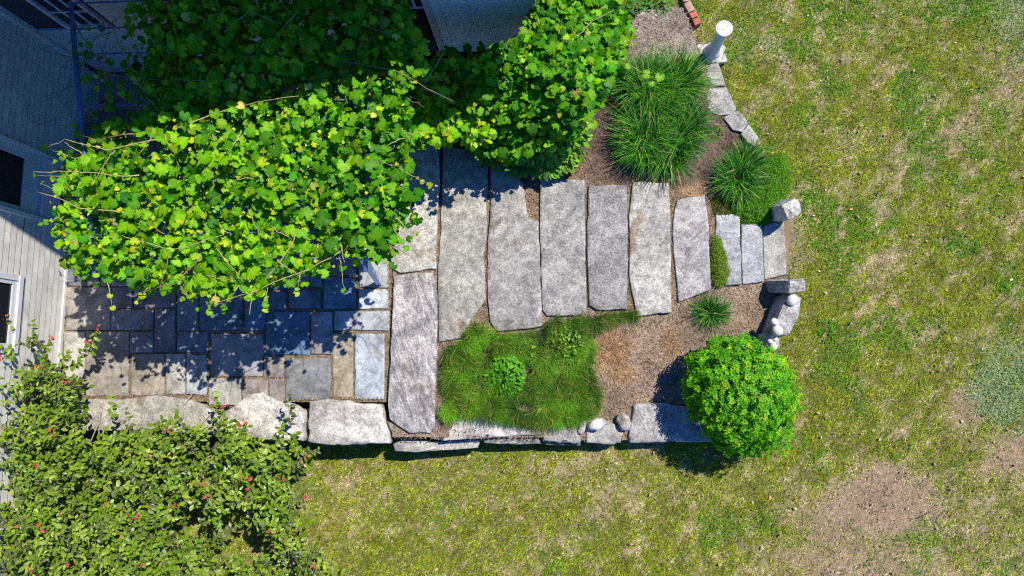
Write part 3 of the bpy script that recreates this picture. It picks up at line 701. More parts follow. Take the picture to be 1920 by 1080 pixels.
# ------------------------------------------------------------------ grapevine over the pergola
VPAL = [(.06, .28, .006), (.115, .38, .006), (.21, .47, .008), (.38, .52, .012), (.52, .50, .10), (.03, .18, .010)]
def vine(thingo, regs, mat=LEAF, templ=GRAPE, pal=VPAL, top=300, sd=.5):
    MM = []; PP = []; SS = []; CC = []; SC = []
    for poly, n, zlo, zhi, smin, smax, wt in regs:
        X, Y = sample_px(poly, n); t = rng.random(n); zc = zlo(X, Y)+(zhi(X, Y)-zlo(X, Y))*t if callable(zlo) else zlo+(zhi-zlo)*t
        zc = zc+.10*(fbm(X, Y, 70, 8, 3)-.5)*2
        # leaf mass thins and thickens
        keep = fbm(X, Y, 55, 9, 3)+rng.normal(0, .12, n) > .27; X, Y, zc, t = X[keep], Y[keep], zc[keep], t[keep]; n = len(X)
        X = X+rng.normal(0, 7, n); Y = Y+rng.normal(0, 7, n); zc = zc+rng.normal(0, .06, n)
        P = WV(X, Y, zc); col, k = pick(n, pal, wt, .2)
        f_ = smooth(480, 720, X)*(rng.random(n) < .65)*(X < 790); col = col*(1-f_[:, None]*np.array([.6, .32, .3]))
        s = smin+(smax-smin)*rng.random(n)**1.6*(1+.25*f_); s = np.where(np.isin(k, (3, 4)), s*.62, s)
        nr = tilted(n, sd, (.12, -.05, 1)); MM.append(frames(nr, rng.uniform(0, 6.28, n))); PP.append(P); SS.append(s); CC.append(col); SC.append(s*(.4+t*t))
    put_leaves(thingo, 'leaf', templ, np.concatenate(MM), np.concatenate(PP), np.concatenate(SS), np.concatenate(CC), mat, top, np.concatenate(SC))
gv = thing('grapevine', 'dense bright green grapevine spread over the blue pipe pergola above the patio', 'vine', W(640, 300, 0))
CAN = [(150, 262), (200, 235), (255, 232), (330, 190), (480, 150), (500, 120), (600, 105), (720, 100), (760, 140), (770, 240), (765, 330), (775, 380), (740, 430), (735, 470), (690, 480), (640, 500), (560, 520), (500, 548), (440, 540), (400, 560), (330, 540), (270, 545), (240, 525), (140, 510), (110, 440), (105, 400), (120, 330)]
SH1 = [(285, -30), (760, -30), (770, 30), (800, 85), (800, 130), (770, 160), (700, 110), (560, 130), (470, 165), (380, 190), (300, 200), (265, 120), (290, 60)]
SH2 = [(140, 60), (290, 40), (330, 200), (240, 240), (160, 240)]
LOW = [(740, 80), (960, 90), (960, 200), (900, 280), (770, 275), (745, 200)]
vine(gv, [(CAN, 3900, 1.82, 2.18, .065, .205, (1.8, 3.5, 5.5, 3.4, .35, .5)), (CAN, 1350, 1.66, 1.9, .08, .18, (3, 3, 1, .3, .1, 2)),
          (SH1, 1500, 1.85, 2.25, .09, .23, (0, 2, 5, 3, .5, 0)), (SH1, 900, 1.2, 1.85, .09, .2, (1, 3, 4, 1.5, .3, 0)), ([(220, 0), (320, -20), (320, 160), (250, 170)], 110, 1.85, 2.2, .07, .18, (2, 4, 3, 1, .3, 1)), (SH2, 90, 1.85, 2.15, .06, .14, (3, 3, 2, 1, .2, 2)), ([(250, 100), (420, 60), (420, 220), (260, 220)], 160, .8, 1.9, .08, .18, (3, 2, 1, .5, .1, 3)),  # SH1 leaf mix shifted paler to brighten the shaded vine
          ([(95, 280), (150, 260), (150, 440), (100, 430)], 26, 1.9, 2.1, .06, .11, (1, 2, 3, 3, .6, 0)), ([(660, 440), (760, 400), (790, 430), (750, 500), (680, 530)], 22, 1.8, 2.05, .08, .2, (4, 3, 1, 1, .2, 2)), ([(220, 530), (480, 545), (470, 575), (380, 575), (250, 560)], 26, 1.85, 2.05, .05, .11, (1, 2, 3, 4, 1, 0))])
def shoot(parent, pts, r0=.006, r1=.002, mat=STEMG, name='stem', n=5):
    c = [Vector(p) for p in pts]; out = []
    for k in range(len(c)-1):
        for t in (0, .33, .66): out.append(c[k].lerp(c[k+1], t)+Vector([random.gauss(0, .006) for _ in range(3)]))
    out.append(c[-1]); return MB().tube(out, r0, r1, n).build(name, mat, parent, True)
for pts in [((300, 260), (200, 280), (122, 262), (88, 276)), ((260, 330), (180, 325), (110, 322), (62, 322)), ((240, 400), (150, 390), (100, 368), (70, 360)), ((250, 250), (180, 262), (125, 245)), ((380, 480), (330, 530), (260, 550), (245, 558)),
            ((560, 430), (520, 500), (470, 555), (468, 590)), ((640, 470), (580, 505), (480, 545), (400, 570)), ((600, 110), (740, 130), (800, 165), (850, 190)), ((720, 390), (760, 425), (790, 455), (815, 480)), ((690, 440), (740, 460), (780, 490)),
            ((330, 240), (400, 215), (480, 190), (560, 180)), ((220, 440), (320, 470), (420, 440)), ((180, 60), (270, 110), (330, 150), (440, 150)), ((210, 50), (240, 120), (300, 190)), ((130, 30), (200, 140), (300, 150)), ((560, 20), (500, 90), (440, 120)), ((620, 30), (720, 60), (800, 90)), ((420, 60), (470, 20), (560, 60))]:
    shoot(gv, [W(x, y, 2.18+random.uniform(-.05, .06)) for x, y in pts], .0075, .003, random.choice([STEMG, STEMG, STEM]))
for k in range(20):                                     # tan runners over the canopy
    x, y = sample_px(CAN, 1); a = random.choice([0.3, -0.5, 2.6, 3.6])+random.gauss(0, .5); L_ = random.uniform(30, 80)
    shoot(gv, [W(x[0]+math.cos(a)*L_*t, y[0]-math.sin(a)*L_*t, 2.17+.05*t+random.uniform(-.03, .05)) for t in (0, .5, 1)], .006, .002, random.choice([STEMG, STEMG, STEM]))
for x, y, a in [(108, 330, 3.0), (112, 360, 2.7), (105, 410, 3.4), (120, 290, 2.8), (150, 262, 2.4), (205, 545, 4.6), (270, 548, 4.4), (345, 545, 4.9), (400, 562, 4.7), (440, 548, 4.4), (500, 552, 4.9), (770, 250, .2), (775, 330, -.3), (768, 385, -.6), (745, 440, -.9), (700, 110, 1.2), (610, 100, 1.6), (480, 150, 1.9), (640, 505, 4.9), (560, 525, 4.5)]:
    a += random.gauss(0, .3); L_ = random.uniform(22, 48); pts = [W(x+math.cos(a)*L_*t, y-math.sin(a)*L_*t, 2.1-.05*t*t) for t in (-.5, 0, .5, 1)]; shoot(gv, pts, .005, .0015, STEMG)
    for t in (.25, .6, 1.0):
        if random.random() < .75:
            q = W(x+math.cos(a)*L_*t, y-math.sin(a)*L_*t, 2.11-.05*t); put_leaves(gv, 'leaf', GRAPE, frames(np.array([[random.gauss(0, .4), random.gauss(0, .4), 1]]), rng.uniform(0, 6, 1)), q[None], np.array([random.uniform(.05, .1)]), np.array([random.choice(VPAL[1:4])]), LEAF, 1)
n = 260; X, Y = sample_px(CAN, n); P = WV(X, Y, rng.uniform(2.05, 2.3, n)); cc, _ = pick(n, [(.5, .42, .28), (.58, .5, .36), (.42, .40, .2)], (2, 1, 1), .15)   # pale buds and tendril ends
V, Fc, C = scatter(DIA[0], frames(tilted(n, .7), rng.uniform(0, 6.28, n)), P, rng.uniform(.02, .045, n), cc); tag(link('buds', npmesh('bud', V-np.array(wl_(gv)), Fc, 3, LEAF, C), gv), kind='stuff').name = 'bud'
tb = [np.array(pb0)+np.array([-.25, .9, 0]), np.array(pb0)+np.array([-.28, .95, .8]), np.array(pb0)+np.array([-.4, 1.0, 1.5]), np.array(pb0)+np.array([-.8, 1.1, 2.0])]
shoot(gv, tb, .035, .02, STEM, 'trunk', 8)
for k in range(16):                                     # woody tangle below the leaves, left
    x0, y0 = random.uniform(150, 340), random.uniform(0, 140); shoot(gv, [W(x0+random.uniform(-60, 60)*t, y0+random.uniform(20, 60)*t, 2.0-.35*t+random.uniform(-.05, .05)) for t in range(4)], .005, .003, STEM)

# vine mound beside the wing
gv2 = thing('grapevine', 'sunlit grapevine mound below the blue shaded clapboard wall beside the daylilies', 'vine', W(980, 200, -.1))
MND = [(1000, 40), (1010, 5), (1060, -25), (1150, -25), (1172, 40), (1165, 110), (1140, 150), (1120, 190), (1095, 235), (1060, 260), (960, 300), (890, 290), (850, 240), (900, 110), (960, 85)]
zl = lambda X, Y: np.clip(.35+.9*smooth(310, 90, Y), .2, 1.3)-.35
zh = lambda X, Y: np.clip(.55+.95*smooth(310, 90, Y), .3, 1.6)*(1-.45*smooth(1060, 1180, X))
vine(gv2, [(MND, 2000, zh, lambda X, Y: zh(X, Y)+.15, .07, .2, (3.5, 4, 2.4, .8, .2, 2)), (MND, 1300, zl, zh, .08, .2, (3, 2, 1, .3, .1, 3)),
           ([(770, 110), (960, 112), (930, 260), (770, 270)], 700, .7, 1.3, .08, .2, (0, 2, 5, 2, .4, 0)), ([(840, 95), (1010, 75), (1000, 120), (830, 120)], 60, .8, 1.2, .08, .17, (3, 2, 1, .3, .1, 2)),  # first mass mixed from paler leaves to lift the deep shade here
           ([(1090, 100), (1185, 20), (1190, 80), (1110, 200)], 60, .3, .9, .06, .15, (2, 3, 3, 1, .3, 1))], top=300)
for pts in [((990, 60), (1010, 30), (1018, 28)), ((1015, 30), (1000, 50), (985, 30)), ((900, 20), (880, 10), (870, 8)), ((830, 100), (790, 165), (840, 185)), ((1060, 90), (1110, 40), (1150, 20))]:
    shoot(gv2, [W(x, y, 1.55) for x, y in pts], .006, .003)
shoot(gv2, [W(985, 215, -.1), W(975, 180, .5), W(990, 140, 1.1)], .03, .015, STEM, 'trunk', 7)
# broad-leaved plant at the foot of the mound
hp = thing('leafy_shrub', 'low shrub with oval leaves, yellow green on its right side, over the slab ends', 'shrub', W(1000, 270, -.1))
n = 900; X, Y = sample_px([(880, 250), (960, 240), (1060, 225), (1098, 230), (1098, 270), (1075, 310), (1030, 328), (960, 320), (900, 300)], n)
zz = .18+.42*smooth(330, 240, Y)*rng.random(n)**.6; bright = smooth(985, 1070, X+rng.normal(0, 18, n))[:, None]  # leaf colour runs from dark green to yellow green towards the right
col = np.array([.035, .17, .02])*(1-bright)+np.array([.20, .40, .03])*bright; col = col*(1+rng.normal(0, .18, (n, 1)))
az = np.arctan2(-(Y-240), X-980)+rng.normal(0, .6, n)
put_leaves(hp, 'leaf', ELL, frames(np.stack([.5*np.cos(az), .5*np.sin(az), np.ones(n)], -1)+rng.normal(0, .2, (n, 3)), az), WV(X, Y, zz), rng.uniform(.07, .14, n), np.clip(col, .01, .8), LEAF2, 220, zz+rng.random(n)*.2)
for k in range(5): shoot(hp, [W(985+6*k, 275, -.1), W(965+22*k, 265+8*random.random(), .25)], .006, .003, STEMG)

# ------------------------------------------------------------------ strap-leaved daylily clumps
LPAL = [(.022, .125, .012), (.035, .18, .012), (.065, .25, .014), (.15, .36, .02), (.014, .08, .012)]
def lily(label, cx, cy, z, rad, n, L, wt, name='daylily_clump', ind=120, group=None, w=.0105, mat=LILY):
    base = W(cx, cy, z); t = thing(name, label, 'daylily', base, group)
    nc = max(1, int(rad*26)); ca = rng.uniform(0, 6.283, nc); cr = rad*np.sqrt(rng.random(nc)); ck = rng.integers(0, nc, n)
    cx_ = cr*np.cos(ca); cy_ = cr*np.sin(ca); a = rng.uniform(0, 6.283, n); rr = .09*np.sqrt(rng.random(n))
    P = np.stack([base[0]+cx_[ck]+rr*np.cos(a), base[1]+cy_[ck]+rr*np.sin(a), np.full(n, z)], -1)
    dx = np.cos(a)+.6*cx_[ck]/rad+.22; dy = np.sin(a)+.6*cy_[ck]/rad+.12; az = np.arctan2(dy, dx)+rng.normal(0, .55, n)
    ll = L*rng.uniform(.5, 1.1, n); e0 = np.clip(rng.normal(1.3, .14, n), .9, 1.52); e1 = rng.uniform(-1.1, .8, n)
    bent = rng.random(n) < .06; e1[bent] -= .9
    col, k = pick(n, LPAL, wt, .15); ww = w*rng.uniform(.7, 1.3, n)
    score = ll+rng.random(n)*.2; o = np.argsort(-score)
    V, Q, C = blades(P-base, az, ll, ww, e0, e1, col, 7, (1.45, 1.3, 1.1)); dead = rng.random(n) < .035; C = C.reshape(n, 16, 3); C[dead] = np.array([.42, .33, .16])
    V = V.reshape(n, 16, 3); C = C.reshape(n, 16, 3); q1 = Q[:28]
    for j in o[:ind]: link('blade', npmesh('blade', V[j], q1, 4, mat, C[j], True), t)
    r_ = o[ind:]; q = (q1[None]+(np.arange(len(r_))*16)[:, None]).reshape(-1)
    tag(link('foliage', npmesh('foliage', V[r_].reshape(-1, 3), q, 4, mat, C[r_].reshape(-1, 3), True), t), kind='stuff'); return t
lily('large daylily clump of arching green blades, nearest the white pedestal', 1228, 172, -.16, .38, 2300, .64, (3, 4, 3, 1.6, 2))
lily('large daylily clump hanging over the end of the granite slabs', 1242, 262, -.16, .36, 2100, .6, (4, 4, 2, .8, 3))
lily('medium daylily clump above the green thyme cushion by the lawn edge', 1384, 328, -.3, .19, 1150, .46, (4, 4, 2, .7, 3))
lily('small spiky daylily tuft alone on the bare mulch above the round bush', 1332, 590, -.24, .08, 330, .33, (4, 3, 1, .5, 4), ind=60, w=.0075)
# a stray vine shoot lying over the daylilies
sv = thing('vine_shoot', 'stray grapevine shoot with lime leaves resting on the large daylily clump', 'vine shoot', W(1200, 160, .3))
for x, y, s in ((1214, 139, .15), (1237, 143, .15), (1222, 155, .1), (1178, 124, .1), (1168, 105, .11)):
    M_ = frames(np.array([[.1, -.1, 1.]]), rng.uniform(0, 6, 1)); put_leaves(sv, 'leaf', GRAPE, M_, W(x, y, .5)[None], np.array([s]), np.array([[.22, .46, .03]]), LEAF, 1)
shoot(sv, [W(1140, 100, .5), W(1170, 118, .49), W(1225, 145, .47)], .005, .003)

# ------------------------------------------------------------------ round clipped bush
def roundbush():
    c0 = W(1371, 740, 0); zb_ = -.42; t = thing('round_bush', 'round clipped bright green bush at the corner of the stone wall', 'bush', (c0[0], c0[1], zb_))
    m = 3600; d = rng.normal(0, 1, (m, 3)); d[:, 2] = np.abs(d[:, 2])-.4; d /= np.linalg.norm(d, axis=1, keepdims=True)
    lump = 1+.34*(fbm(d[:, 0]*3+d[:, 2]*2+9, d[:, 1]*3+9, .6, 71, 3)-.5)+.06*(rng.random(m) < .06)+rng.normal(0, .03, m)
    rr = np.array([.70, .70, .64])*lump[:, None]*(1-.36*rng.random(m)**1.6)[:, None]
    rr = rr*(1-.16*smooth(.2, 1, -d[:, 0]*.75-d[:, 1]*.66)+.10*smooth(.6, 1, -d[:, 1]+.15*d[:, 0]))[:, None]
    Q = np.array([c0[0], c0[1], .30])+d*rr; n = m*7; par = np.repeat(np.arange(m), 7)
    tone, k = pick(m, [(.085, .35, .004), (.13, .42, .005), (.04, .22, .003), (.25, .46, .012), (.36, .38, .03)], (3, 3, 2.4, 1.2, .25), .12)
    head = np.tile(np.arange(7)*.9, m)+np.repeat(rng.uniform(0, 6.28, m), 7); hd = np.stack([np.cos(head), np.sin(head), np.zeros(n)], -1)
    P = Q[par]+hd*.008; nr = d[par]*.7+np.array([.12, .08, .6])-hd*.3+rng.normal(0, .3, (n, 3)); s = rng.uniform(.024, .045, n)
    put_leaves(t, 'leaf', ELL, frames(nr, head), P, s, np.clip(tone[par]*(1+rng.normal(0, .12, (n, 1))), .005, .8), LEAF2, 280, s+P[:, 2]*.05)
    for k in range(9):
        a = k*.7; MB().tube([(c0[0]+.03*math.cos(a), c0[1]+.03*math.sin(a), zb_), (c0[0]+.2*math.cos(a), c0[1]+.2*math.sin(a), .1), (c0[0]+.5*math.cos(a), c0[1]+.5*math.sin(a), .45)], .016, .006, 6).build('branch', TWIG, t, True)
roundbush()

# ------------------------------------------------------------------ cushions of thyme
def cushion(label, poly, z0, hgt, n, pal, wt, cx, cy, name='thyme_cushion', s=(.012, .024)):
    base = W(cx, cy, z0); t = thing(name, label, 'ground cover plant', base); p = np.array(poly, float); c = p.mean(0)
    X, Y = sample_px(poly, n); 
    dd = np.full(n, 1e9)
    for i in range(len(p)):
        a, b = p[i], p[(i+1) % len(p)]; ab = b-a; tt = np.clip(((X-a[0])*ab[0]+(Y-a[1])*ab[1])/(ab@ab), 0, 1)
        dd = np.minimum(dd, np.hypot(X-a[0]-tt*ab[0], Y-a[1]-tt*ab[1]))
    X += rng.normal(0, 2.5, n); Y += rng.normal(0, 2.5, n)
    h = z0+hgt*np.sqrt(np.clip(dd/(dd.max()+1e-6), 0, 1))*(.75+.5*fbm(X, Y, 14, 4, 3))*(.8+.2*rng.random(n))
    P = WV(X, Y, h); col, k = pick(n, pal, wt, .18); sc = rng.uniform(*s, n)
    nr = np.stack([rng.normal(0, .6, n), rng.normal(0, .6, n), np.full(n, .9)], -1)
    V, Fc, C = joined([scatter(DIA[0], frames(nr, rng.uniform(0, 6.28, n)), P, sc, col)])
    tag(link('foliage', npmesh('foliage', V-base, Fc, 3, LEAF2, C, True), t), kind='stuff')
    MB().lathe([(.02, 0), (.05, hgt*.3), (.01, hgt*.5)], base, 7).build('stem', TWIG, t); return t
TP = [(.085, .29, .01), (.14, .37, .012), (.05, .20, .01), (.23, .41, .02)]
cushion('rounded bright green thyme cushion beside the standing stone and steps', [(1372, 408), (1400, 425), (1440, 420), (1462, 395), (1480, 360), (1484, 320), (1470, 285), (1440, 300), (1425, 345), (1380, 365), (1352, 385)], -.34, .2, 15000, TP, (3, 3, 2, 1), 1425, 370)
cushion('narrow olive thyme strip between the last slab and the steps', [(1337, 440), (1350, 445), (1362, 480), (1367, 510), (1358, 535), (1342, 540), (1334, 500)], -.24, .12, 4200, [(.14, .25, .01), (.21, .33, .015), (.09, .17, .01)], (3, 2, 2), 1348, 492)
cushion('yellowish thyme patch at the head of the pale steps', [(1330, 372), (1360, 365), (1380, 400), (1372, 412), (1345, 408), (1332, 400)], -.28, .07, 1800, [(.18, .2, .025), (.12, .15, .02)], (2, 2), 1352, 390)
# ------------------------------------------------------------------ fine fescue patch
FES = [(838, 650), (864, 645), (890, 608), (930, 628), (1015, 625), (1024, 598), (1095, 596), (1150, 588), (1190, 582), (1192, 596), (1140, 606), (1104, 625), (1110, 660), (1104, 700), (1122, 735), (1122, 762), (1085, 788), (1000, 796), (930, 782), (870, 775), (838, 780)]
n = 46000; X, Y = sample_px(FES, n); cl = rng.integers(0, 90, n); cxs, cys = sample_px(FES, 90)
dm = np.stack([np.hypot(X-cxs[k], Y-cys[k]) for k in range(90)]); cl = dm.argmin(0); dc = dm.min(0)
az = np.arctan2(-(Y-cys[cl]), X-cxs[cl])*1.0; dirx = np.cos(az)*.45+.15; diry = np.sin(az)*.45-.5; az = np.arctan2(diry, dirx)+rng.normal(0, .8, n)+3.2*(fbm(X, Y, 45, 19, 2)-.5)
P0 = WV(X, Y, np.full(n, -.12)); P0[:, 2] = z_bed(P0[:, 0])+.13*np.clip(1-dc/32, 0, 1); P0[:, 2] += .02
shade_ = fbm(X, Y, 60, 12, 3); pal = np.array([(.075, .20, .006), (.045, .21, .006), (.12, .30, .008), (.03, .13, .008), (.26, .25, .06)])
hue = rng.choice(5, n, p=[.3, .34, .2, .12, .04]); col = pal[hue]*(.15+1.75*shade_[:, None])*(1+rng.normal(0, .15, (n, 1))); cv = rng.uniform(.4, 1.5, 90); col = np.clip(col*cv[cl][:, None], .004, .8)
thin = (fbm(X, Y, 38, 71, 3) > .45-.1*rng.random(n)); col = np.where((rng.random(n) < .05)[:, None], np.array([.40, .33, .16]), col)
P0, az, col, X, Y = P0[thin], az[thin], col[thin], X[thin], Y[thin]; n = len(X)
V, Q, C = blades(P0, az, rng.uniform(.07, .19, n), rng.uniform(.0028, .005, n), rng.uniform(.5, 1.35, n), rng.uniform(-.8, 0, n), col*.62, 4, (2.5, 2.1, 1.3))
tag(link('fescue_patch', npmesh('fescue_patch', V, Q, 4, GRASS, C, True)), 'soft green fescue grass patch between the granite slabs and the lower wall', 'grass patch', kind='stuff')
def weedplant(label, px, py, z, r, n, s, pal, name='leafy_weed', group=None, cat='weed', h=.1, ind=30):
    b = W(px, py, z); t = thing(name, label, cat, b, group); a = rng.uniform(0, 6.28, n); rr = r*np.sqrt(rng.random(n))
    P = np.stack([b[0]+rr*np.cos(a), b[1]+rr*np.sin(a), z+h*(1-.6*rr/r)*rng.uniform(.6, 1, n)+.02], -1); col, _ = pick(n, [pal, tuple(q*.7 for q in pal)], (2, 1), .15)
    nr = np.stack([.4*np.cos(a), .4*np.sin(a), np.ones(n)], -1)+rng.normal(0, .25, (n, 3)); sc = rng.uniform(s*.7, s*1.2, n)
    put_leaves(t, 'leaf', ELL, frames(nr, a+rng.normal(0, .5, n)), P, sc, col, LEAF2, ind, P[:, 2]); MB().tube([tuple(b), (b[0], b[1], z+h)], .006, .003, 5).build('stem', STEMG, t); return t
weedplant('bright leafy plant in the middle of the fescue patch', 950, 703, .08, .24, 420, .055, (.10, .34, .015), 'leafy_plant', cat='plant', h=.2, ind=120)
weedplant('pale sprig of leaves at the lower left corner of the fescue patch', 838, 775, .03, .09, 60, .04, (.18, .38, .03), h=.14)
weedplant('sparse lime weed in the upper right of the fescue patch', 1060, 650, .04, .24, 120, .045, (.18, .36, .04), h=.16)
weedplant('sparse weed at the upper left of the fescue patch by the slab', 985, 655, .06, .14, 50, .04, (.15, .34, .03), h=.14)
weedplant('single lime yellow weed on the lawn below the wall', 1158, 857, -.5, .05, 16, .05, (.42, .55, .02), h=.06, ind=12)
weedplant('broad green weed on the lawn right of the cobbles', 1548, 622, -.37, .15, 60, .06, (.06, .24, .02), h=.04)
weedplant('green weed in the lower lawn right of centre', 1368, 962, -.5, .09, 34, .05, (.08, .28, .02), h=.04)
weedplant('weedy green tuft by the lawn edge above the bricks', 1235, 20, -.3, .22, 170, .07, (.10, .27, .03), h=.2, ind=60)
weedplant('low weed mat next to the vine mound at the frame top', 1190, 35, -.3, .25, 200, .07, (.07, .22, .03), h=.18, ind=60)
weedplant('scrubby seedling between the daylilies and the edging stones', 1342, 250, -.3, .1, 60, .04, (.16, .2, .04), h=.1)
weedplant('mossy weed at the gap between two slabs', 1186, 540, -.14, .06, 120, .018, (.10, .16, .02), h=.03)

# dead tufts
def deadtuft(label, px, py, n, L, rad):
    b = W(px, py, float(z_bed(W(px, py, -.2)[0]))); t = thing('dead_grass_tuft', label, 'dry grass', b, 'dead tufts on the mulch'); a = rng.uniform(0, 6.28, n); rr = rad*1.3*rng.random(n)*(.5+fbm(np.cos(a)*2+px, np.sin(a)*2+py, 1.0, 6, 2))
    P = np.stack([rr*np.cos(a), rr*np.sin(a), np.zeros(n)], -1); col, _ = pick(n, [(.36, .23, .12), (.44, .32, .19), (.25, .15, .08)], (2, 1, 1), .15)
    V, Q, C = blades(P, a+rng.normal(0, .9, n), L*rng.uniform(.5, 1, n), np.full(n, .005), rng.uniform(.1, .8, n), rng.uniform(-.3, .1, n), col, 3)
    link('blades', npmesh('straw', V, Q, 4, GRASS, C, True), t).name = 'straw'
deadtuft('largest rust brown dead grass tuft on the mulch right of the fescue', 1146, 660, 520, .14, .17)
deadtuft('thin brown dead tuft beside the small daylily', 1258, 645, 120, .16, .06)
deadtuft('flattened brown tuft below the largest dead one', 1168, 706, 180, .1, .1)

# ------------------------------------------------------------------ big leafy shrub, lower left
sb = thing('leafy_shrub', 'large loose olive green shrub with red shoot tips in the lower left corner', 'shrub', W(200, 960, -.75))
SHR = [(-40, 610), (40, 640), (90, 690), (130, 700), (120, 770), (90, 820), (240, 815), (300, 790), (380, 800), (430, 800), (470, 820), (540, 830), (580, 850), (575, 880), (530, 900), (540, 960), (545, 1010), (600, 1060), (640, 1110), (300, 1130), (-40, 1120)]
def shz(X, Y):
    d = np.minimum.reduce([smooth(640, 480, X), smooth(560, 760, Y)*.9+.25]); return .15+.75*np.clip(d, 0, 1)+.35*(fbm(X, Y, 130, 99, 3)-.5)
tips = []
X, Y = sample_px(SHR, 2500)
Zs = shz(X, Y)-.7*rng.random(len(X))**1.1
dens = fbm(X, Y, 90, 101, 3); keep = dens+rng.normal(0, .06, len(X)) > .41; X, Y, Zs = X[keep], Y[keep], Zs[keep]
for x, y, z in zip(X, Y, Zs): tips.append((x, y, z, random.uniform(.22, .42), None))
for x, y in zip(*sample_px([(-70, 660), (60, 640), (130, 700), (140, 800), (120, 1000), (60, 1110), (-70, 1110)], 230)): tips.append((x, y, random.uniform(.75, 1.25), random.uniform(.25, .45), None))
for x, y, z, L, d in [(182, 612, .85, .55, (.55, .6)), (165, 640, .8, .5, (.6, .4)), (60, 600, .95, .5, (.4, .8)), (95, 630, .9, .45, (.6, .5)), (205, 742, .8, .4, (.15, .9)), (235, 770, .75, .4, (.1, .9)), (400, 735, .75, .5, (.1, .9)), (412, 760, .7, .45, (.0, .9)), (540, 735, .7, .55, (.1, .9)), (525, 790, .6, .5, (.15, .9)),
                      (597, 845, .4, .5, (.9, .15)), (575, 935, .3, .5, (.9, .15)), (570, 870, .4, .4, (.9, .2)), (455, 790, .6, .45, (.3, .7)), (325, 790, .7, .4, (.1, .9)), (590, 1060, .2, .5, (.8, -.3)), (560, 980, .25, .4, (.9, .1)), (10, 590, 1.0, .5, (.2, .9)), (130, 660, .9, .5, (.7, .3)), (150, 680, .8, .45, (.7, .1))]:
    tips.append((x, y, z, L, d))
LP = []; LN = []; LH = []; LS = []; LC = []; stm = MB(); c0 = W(200, 960, -.7)
olv = np.array([(.145, .25, .012), (.105, .20, .012), (.22, .31, .035), (.10, .14, .03)])
for x, y, z, L, d in tips:
    tip = W(x, y, z)
    if d is None:
        o = tip[:2]-c0[:2]; o = o/(np.linalg.norm(o)+1e-6); dv = np.array([o[0]*.35+random.gauss(0, .4), o[1]*.35+random.gauss(0, .4), random.uniform(.45, 1.1)])
    else: dv = np.array([d[0], d[1], .55])
    dv /= np.linalg.norm(dv); base = tip-dv*L; nL = int(L/.034); red = random.random() < (.05 if d is None else .55); a0 = random.uniform(0, 6.28)
    stm.tube([tuple(base), tuple(base+dv*L*.5+np.array([random.gauss(0, .008) for _ in range(3)])), tuple(tip)], .0035, .0015, 4)
    cc = olv[random.choice((0, 0, 1, 2, 3))]*random.uniform(.8, 1.2)
    for k in range(nL):
        t = (k+1)/nL; p = base+dv*L*t; a = a0+k*2.4
        side = np.cross(dv, [math.cos(a), math.sin(a), .3]); side /= np.linalg.norm(side)+1e-9
        hd = side*.9+dv*.5; nn = np.array([0, 0, 1.0])+.35*dv+np.array([random.gauss(0, .35) for _ in range(3)])
        LP.append(p); LN.append(nn); LH.append(math.atan2(hd[1], hd[0])); LS.append(random.uniform(.07, .105)*(1-.4*t**3))
        c = cc*random.uniform(.85, 1.15)
        if red and t > .82: c = np.array(random.choice([(.42, .06, .05), (.35, .12, .06), (.40, .05, .09), (.30, .20, .05)]))
        elif t > .85: c = cc*1.25
        LC.append(c)
n = len(LP); LP = np.array(LP); LS = np.array(LS)
put_leaves(sb, 'leaf', ELL, frames(np.array(LN), np.array(LH)), LP, LS, np.clip(np.array(LC), .01, .8), LEAF3, 300, LS+LP[:, 2]*.03)
tag(stm.build('twigs', TWIG, sb), kind='stuff').name = 'stem'
for k in range(14):
    tx, ty = random.uniform(0, 520), random.uniform(720, 1080); e = W(tx, ty, .1); b = np.array([c0[0]+random.gauss(0, .2), c0[1]+random.gauss(0, .15), -.78])
    MB().tube([tuple(b), tuple((b+e)/2+np.array([0, 0, .15])), tuple(e)], .018, .006, 6).build('branch', TWIG, sb, True)

# ------------------------------------------------------------------ stones standing and lying about
def stone(name, label, cat, c, size, mat, rot=0, tilt=(0, 0), seed=1, planes=9, sub=3, group=None, dmin=.55):
    o = rock(name, c, size, mat, None, rot, planes, sub, tilt, seed, dmin); return tag(o, label, cat, group)
for nm, lab, px, py, zc, size, rot, lean, sd, m in [
    ('standing_stone', 'rough white standing stone at the right end of the thyme cushion', 1468, 393, -.15, (.26, .24, .50), .5, (.15, .22), 4, G_WHITE),
    ('standing_stone', 'upright pale stone block beside the bottom step', 1472, 536, -.14, (.27, .19, .5), .2, (.1, .38), 19, G_WHITE),
    ('long_boulder', 'long grey boulder ending the garden bed, cobbles on its top', 1462, 592, -.24, (.25, .62, .42), -.4, (0, .2), 15, G_GREY),
    ('low_boulder', 'low pale boulder tucked against the top of the round bush', 1440, 640, -.3, (.22, .26, .26), .3, (0, .1), 22, G_WHITE)]:
    b = W(px, py, zc); tag(boulder(nm, b, size, m, rot, lean, sd), lab, 'boulder' if 'boulder' in nm else 'stone')
for lab, px, py, z, s, sd in [('smooth white cobble near the top end of the long boulder', 1485, 562, .0, (.17, .14, .12), 31), ('upper of two joined white cobbles on the long boulder', 1452, 604, .02, (.12, .1, .1), 32), ('larger lower white cobble on the long boulder', 1458, 620, .02, (.15, .14, .12), 33),
                              ('small white cobble beside the low boulder', 1452, 634, -.08, (.1, .08, .08), 34), ('tiny white pebble above the round bush', 1444, 640, -.08, (.07, .06, .06), 35), ('white cobble half under the round bush leaves', 1450, 650, -.1, (.11, .1, .09), 36), ('oval white cobble lying on the wall right of the fescue', 1117, 797, 0.02, (.2, .15, .12), 37)]:
    p = W(px, py, z); stone('cobble', lab, 'cobble', p, s, COBB, random.random()*3, (0, 0), sd, 4, 3, 'white cobbles', .75)
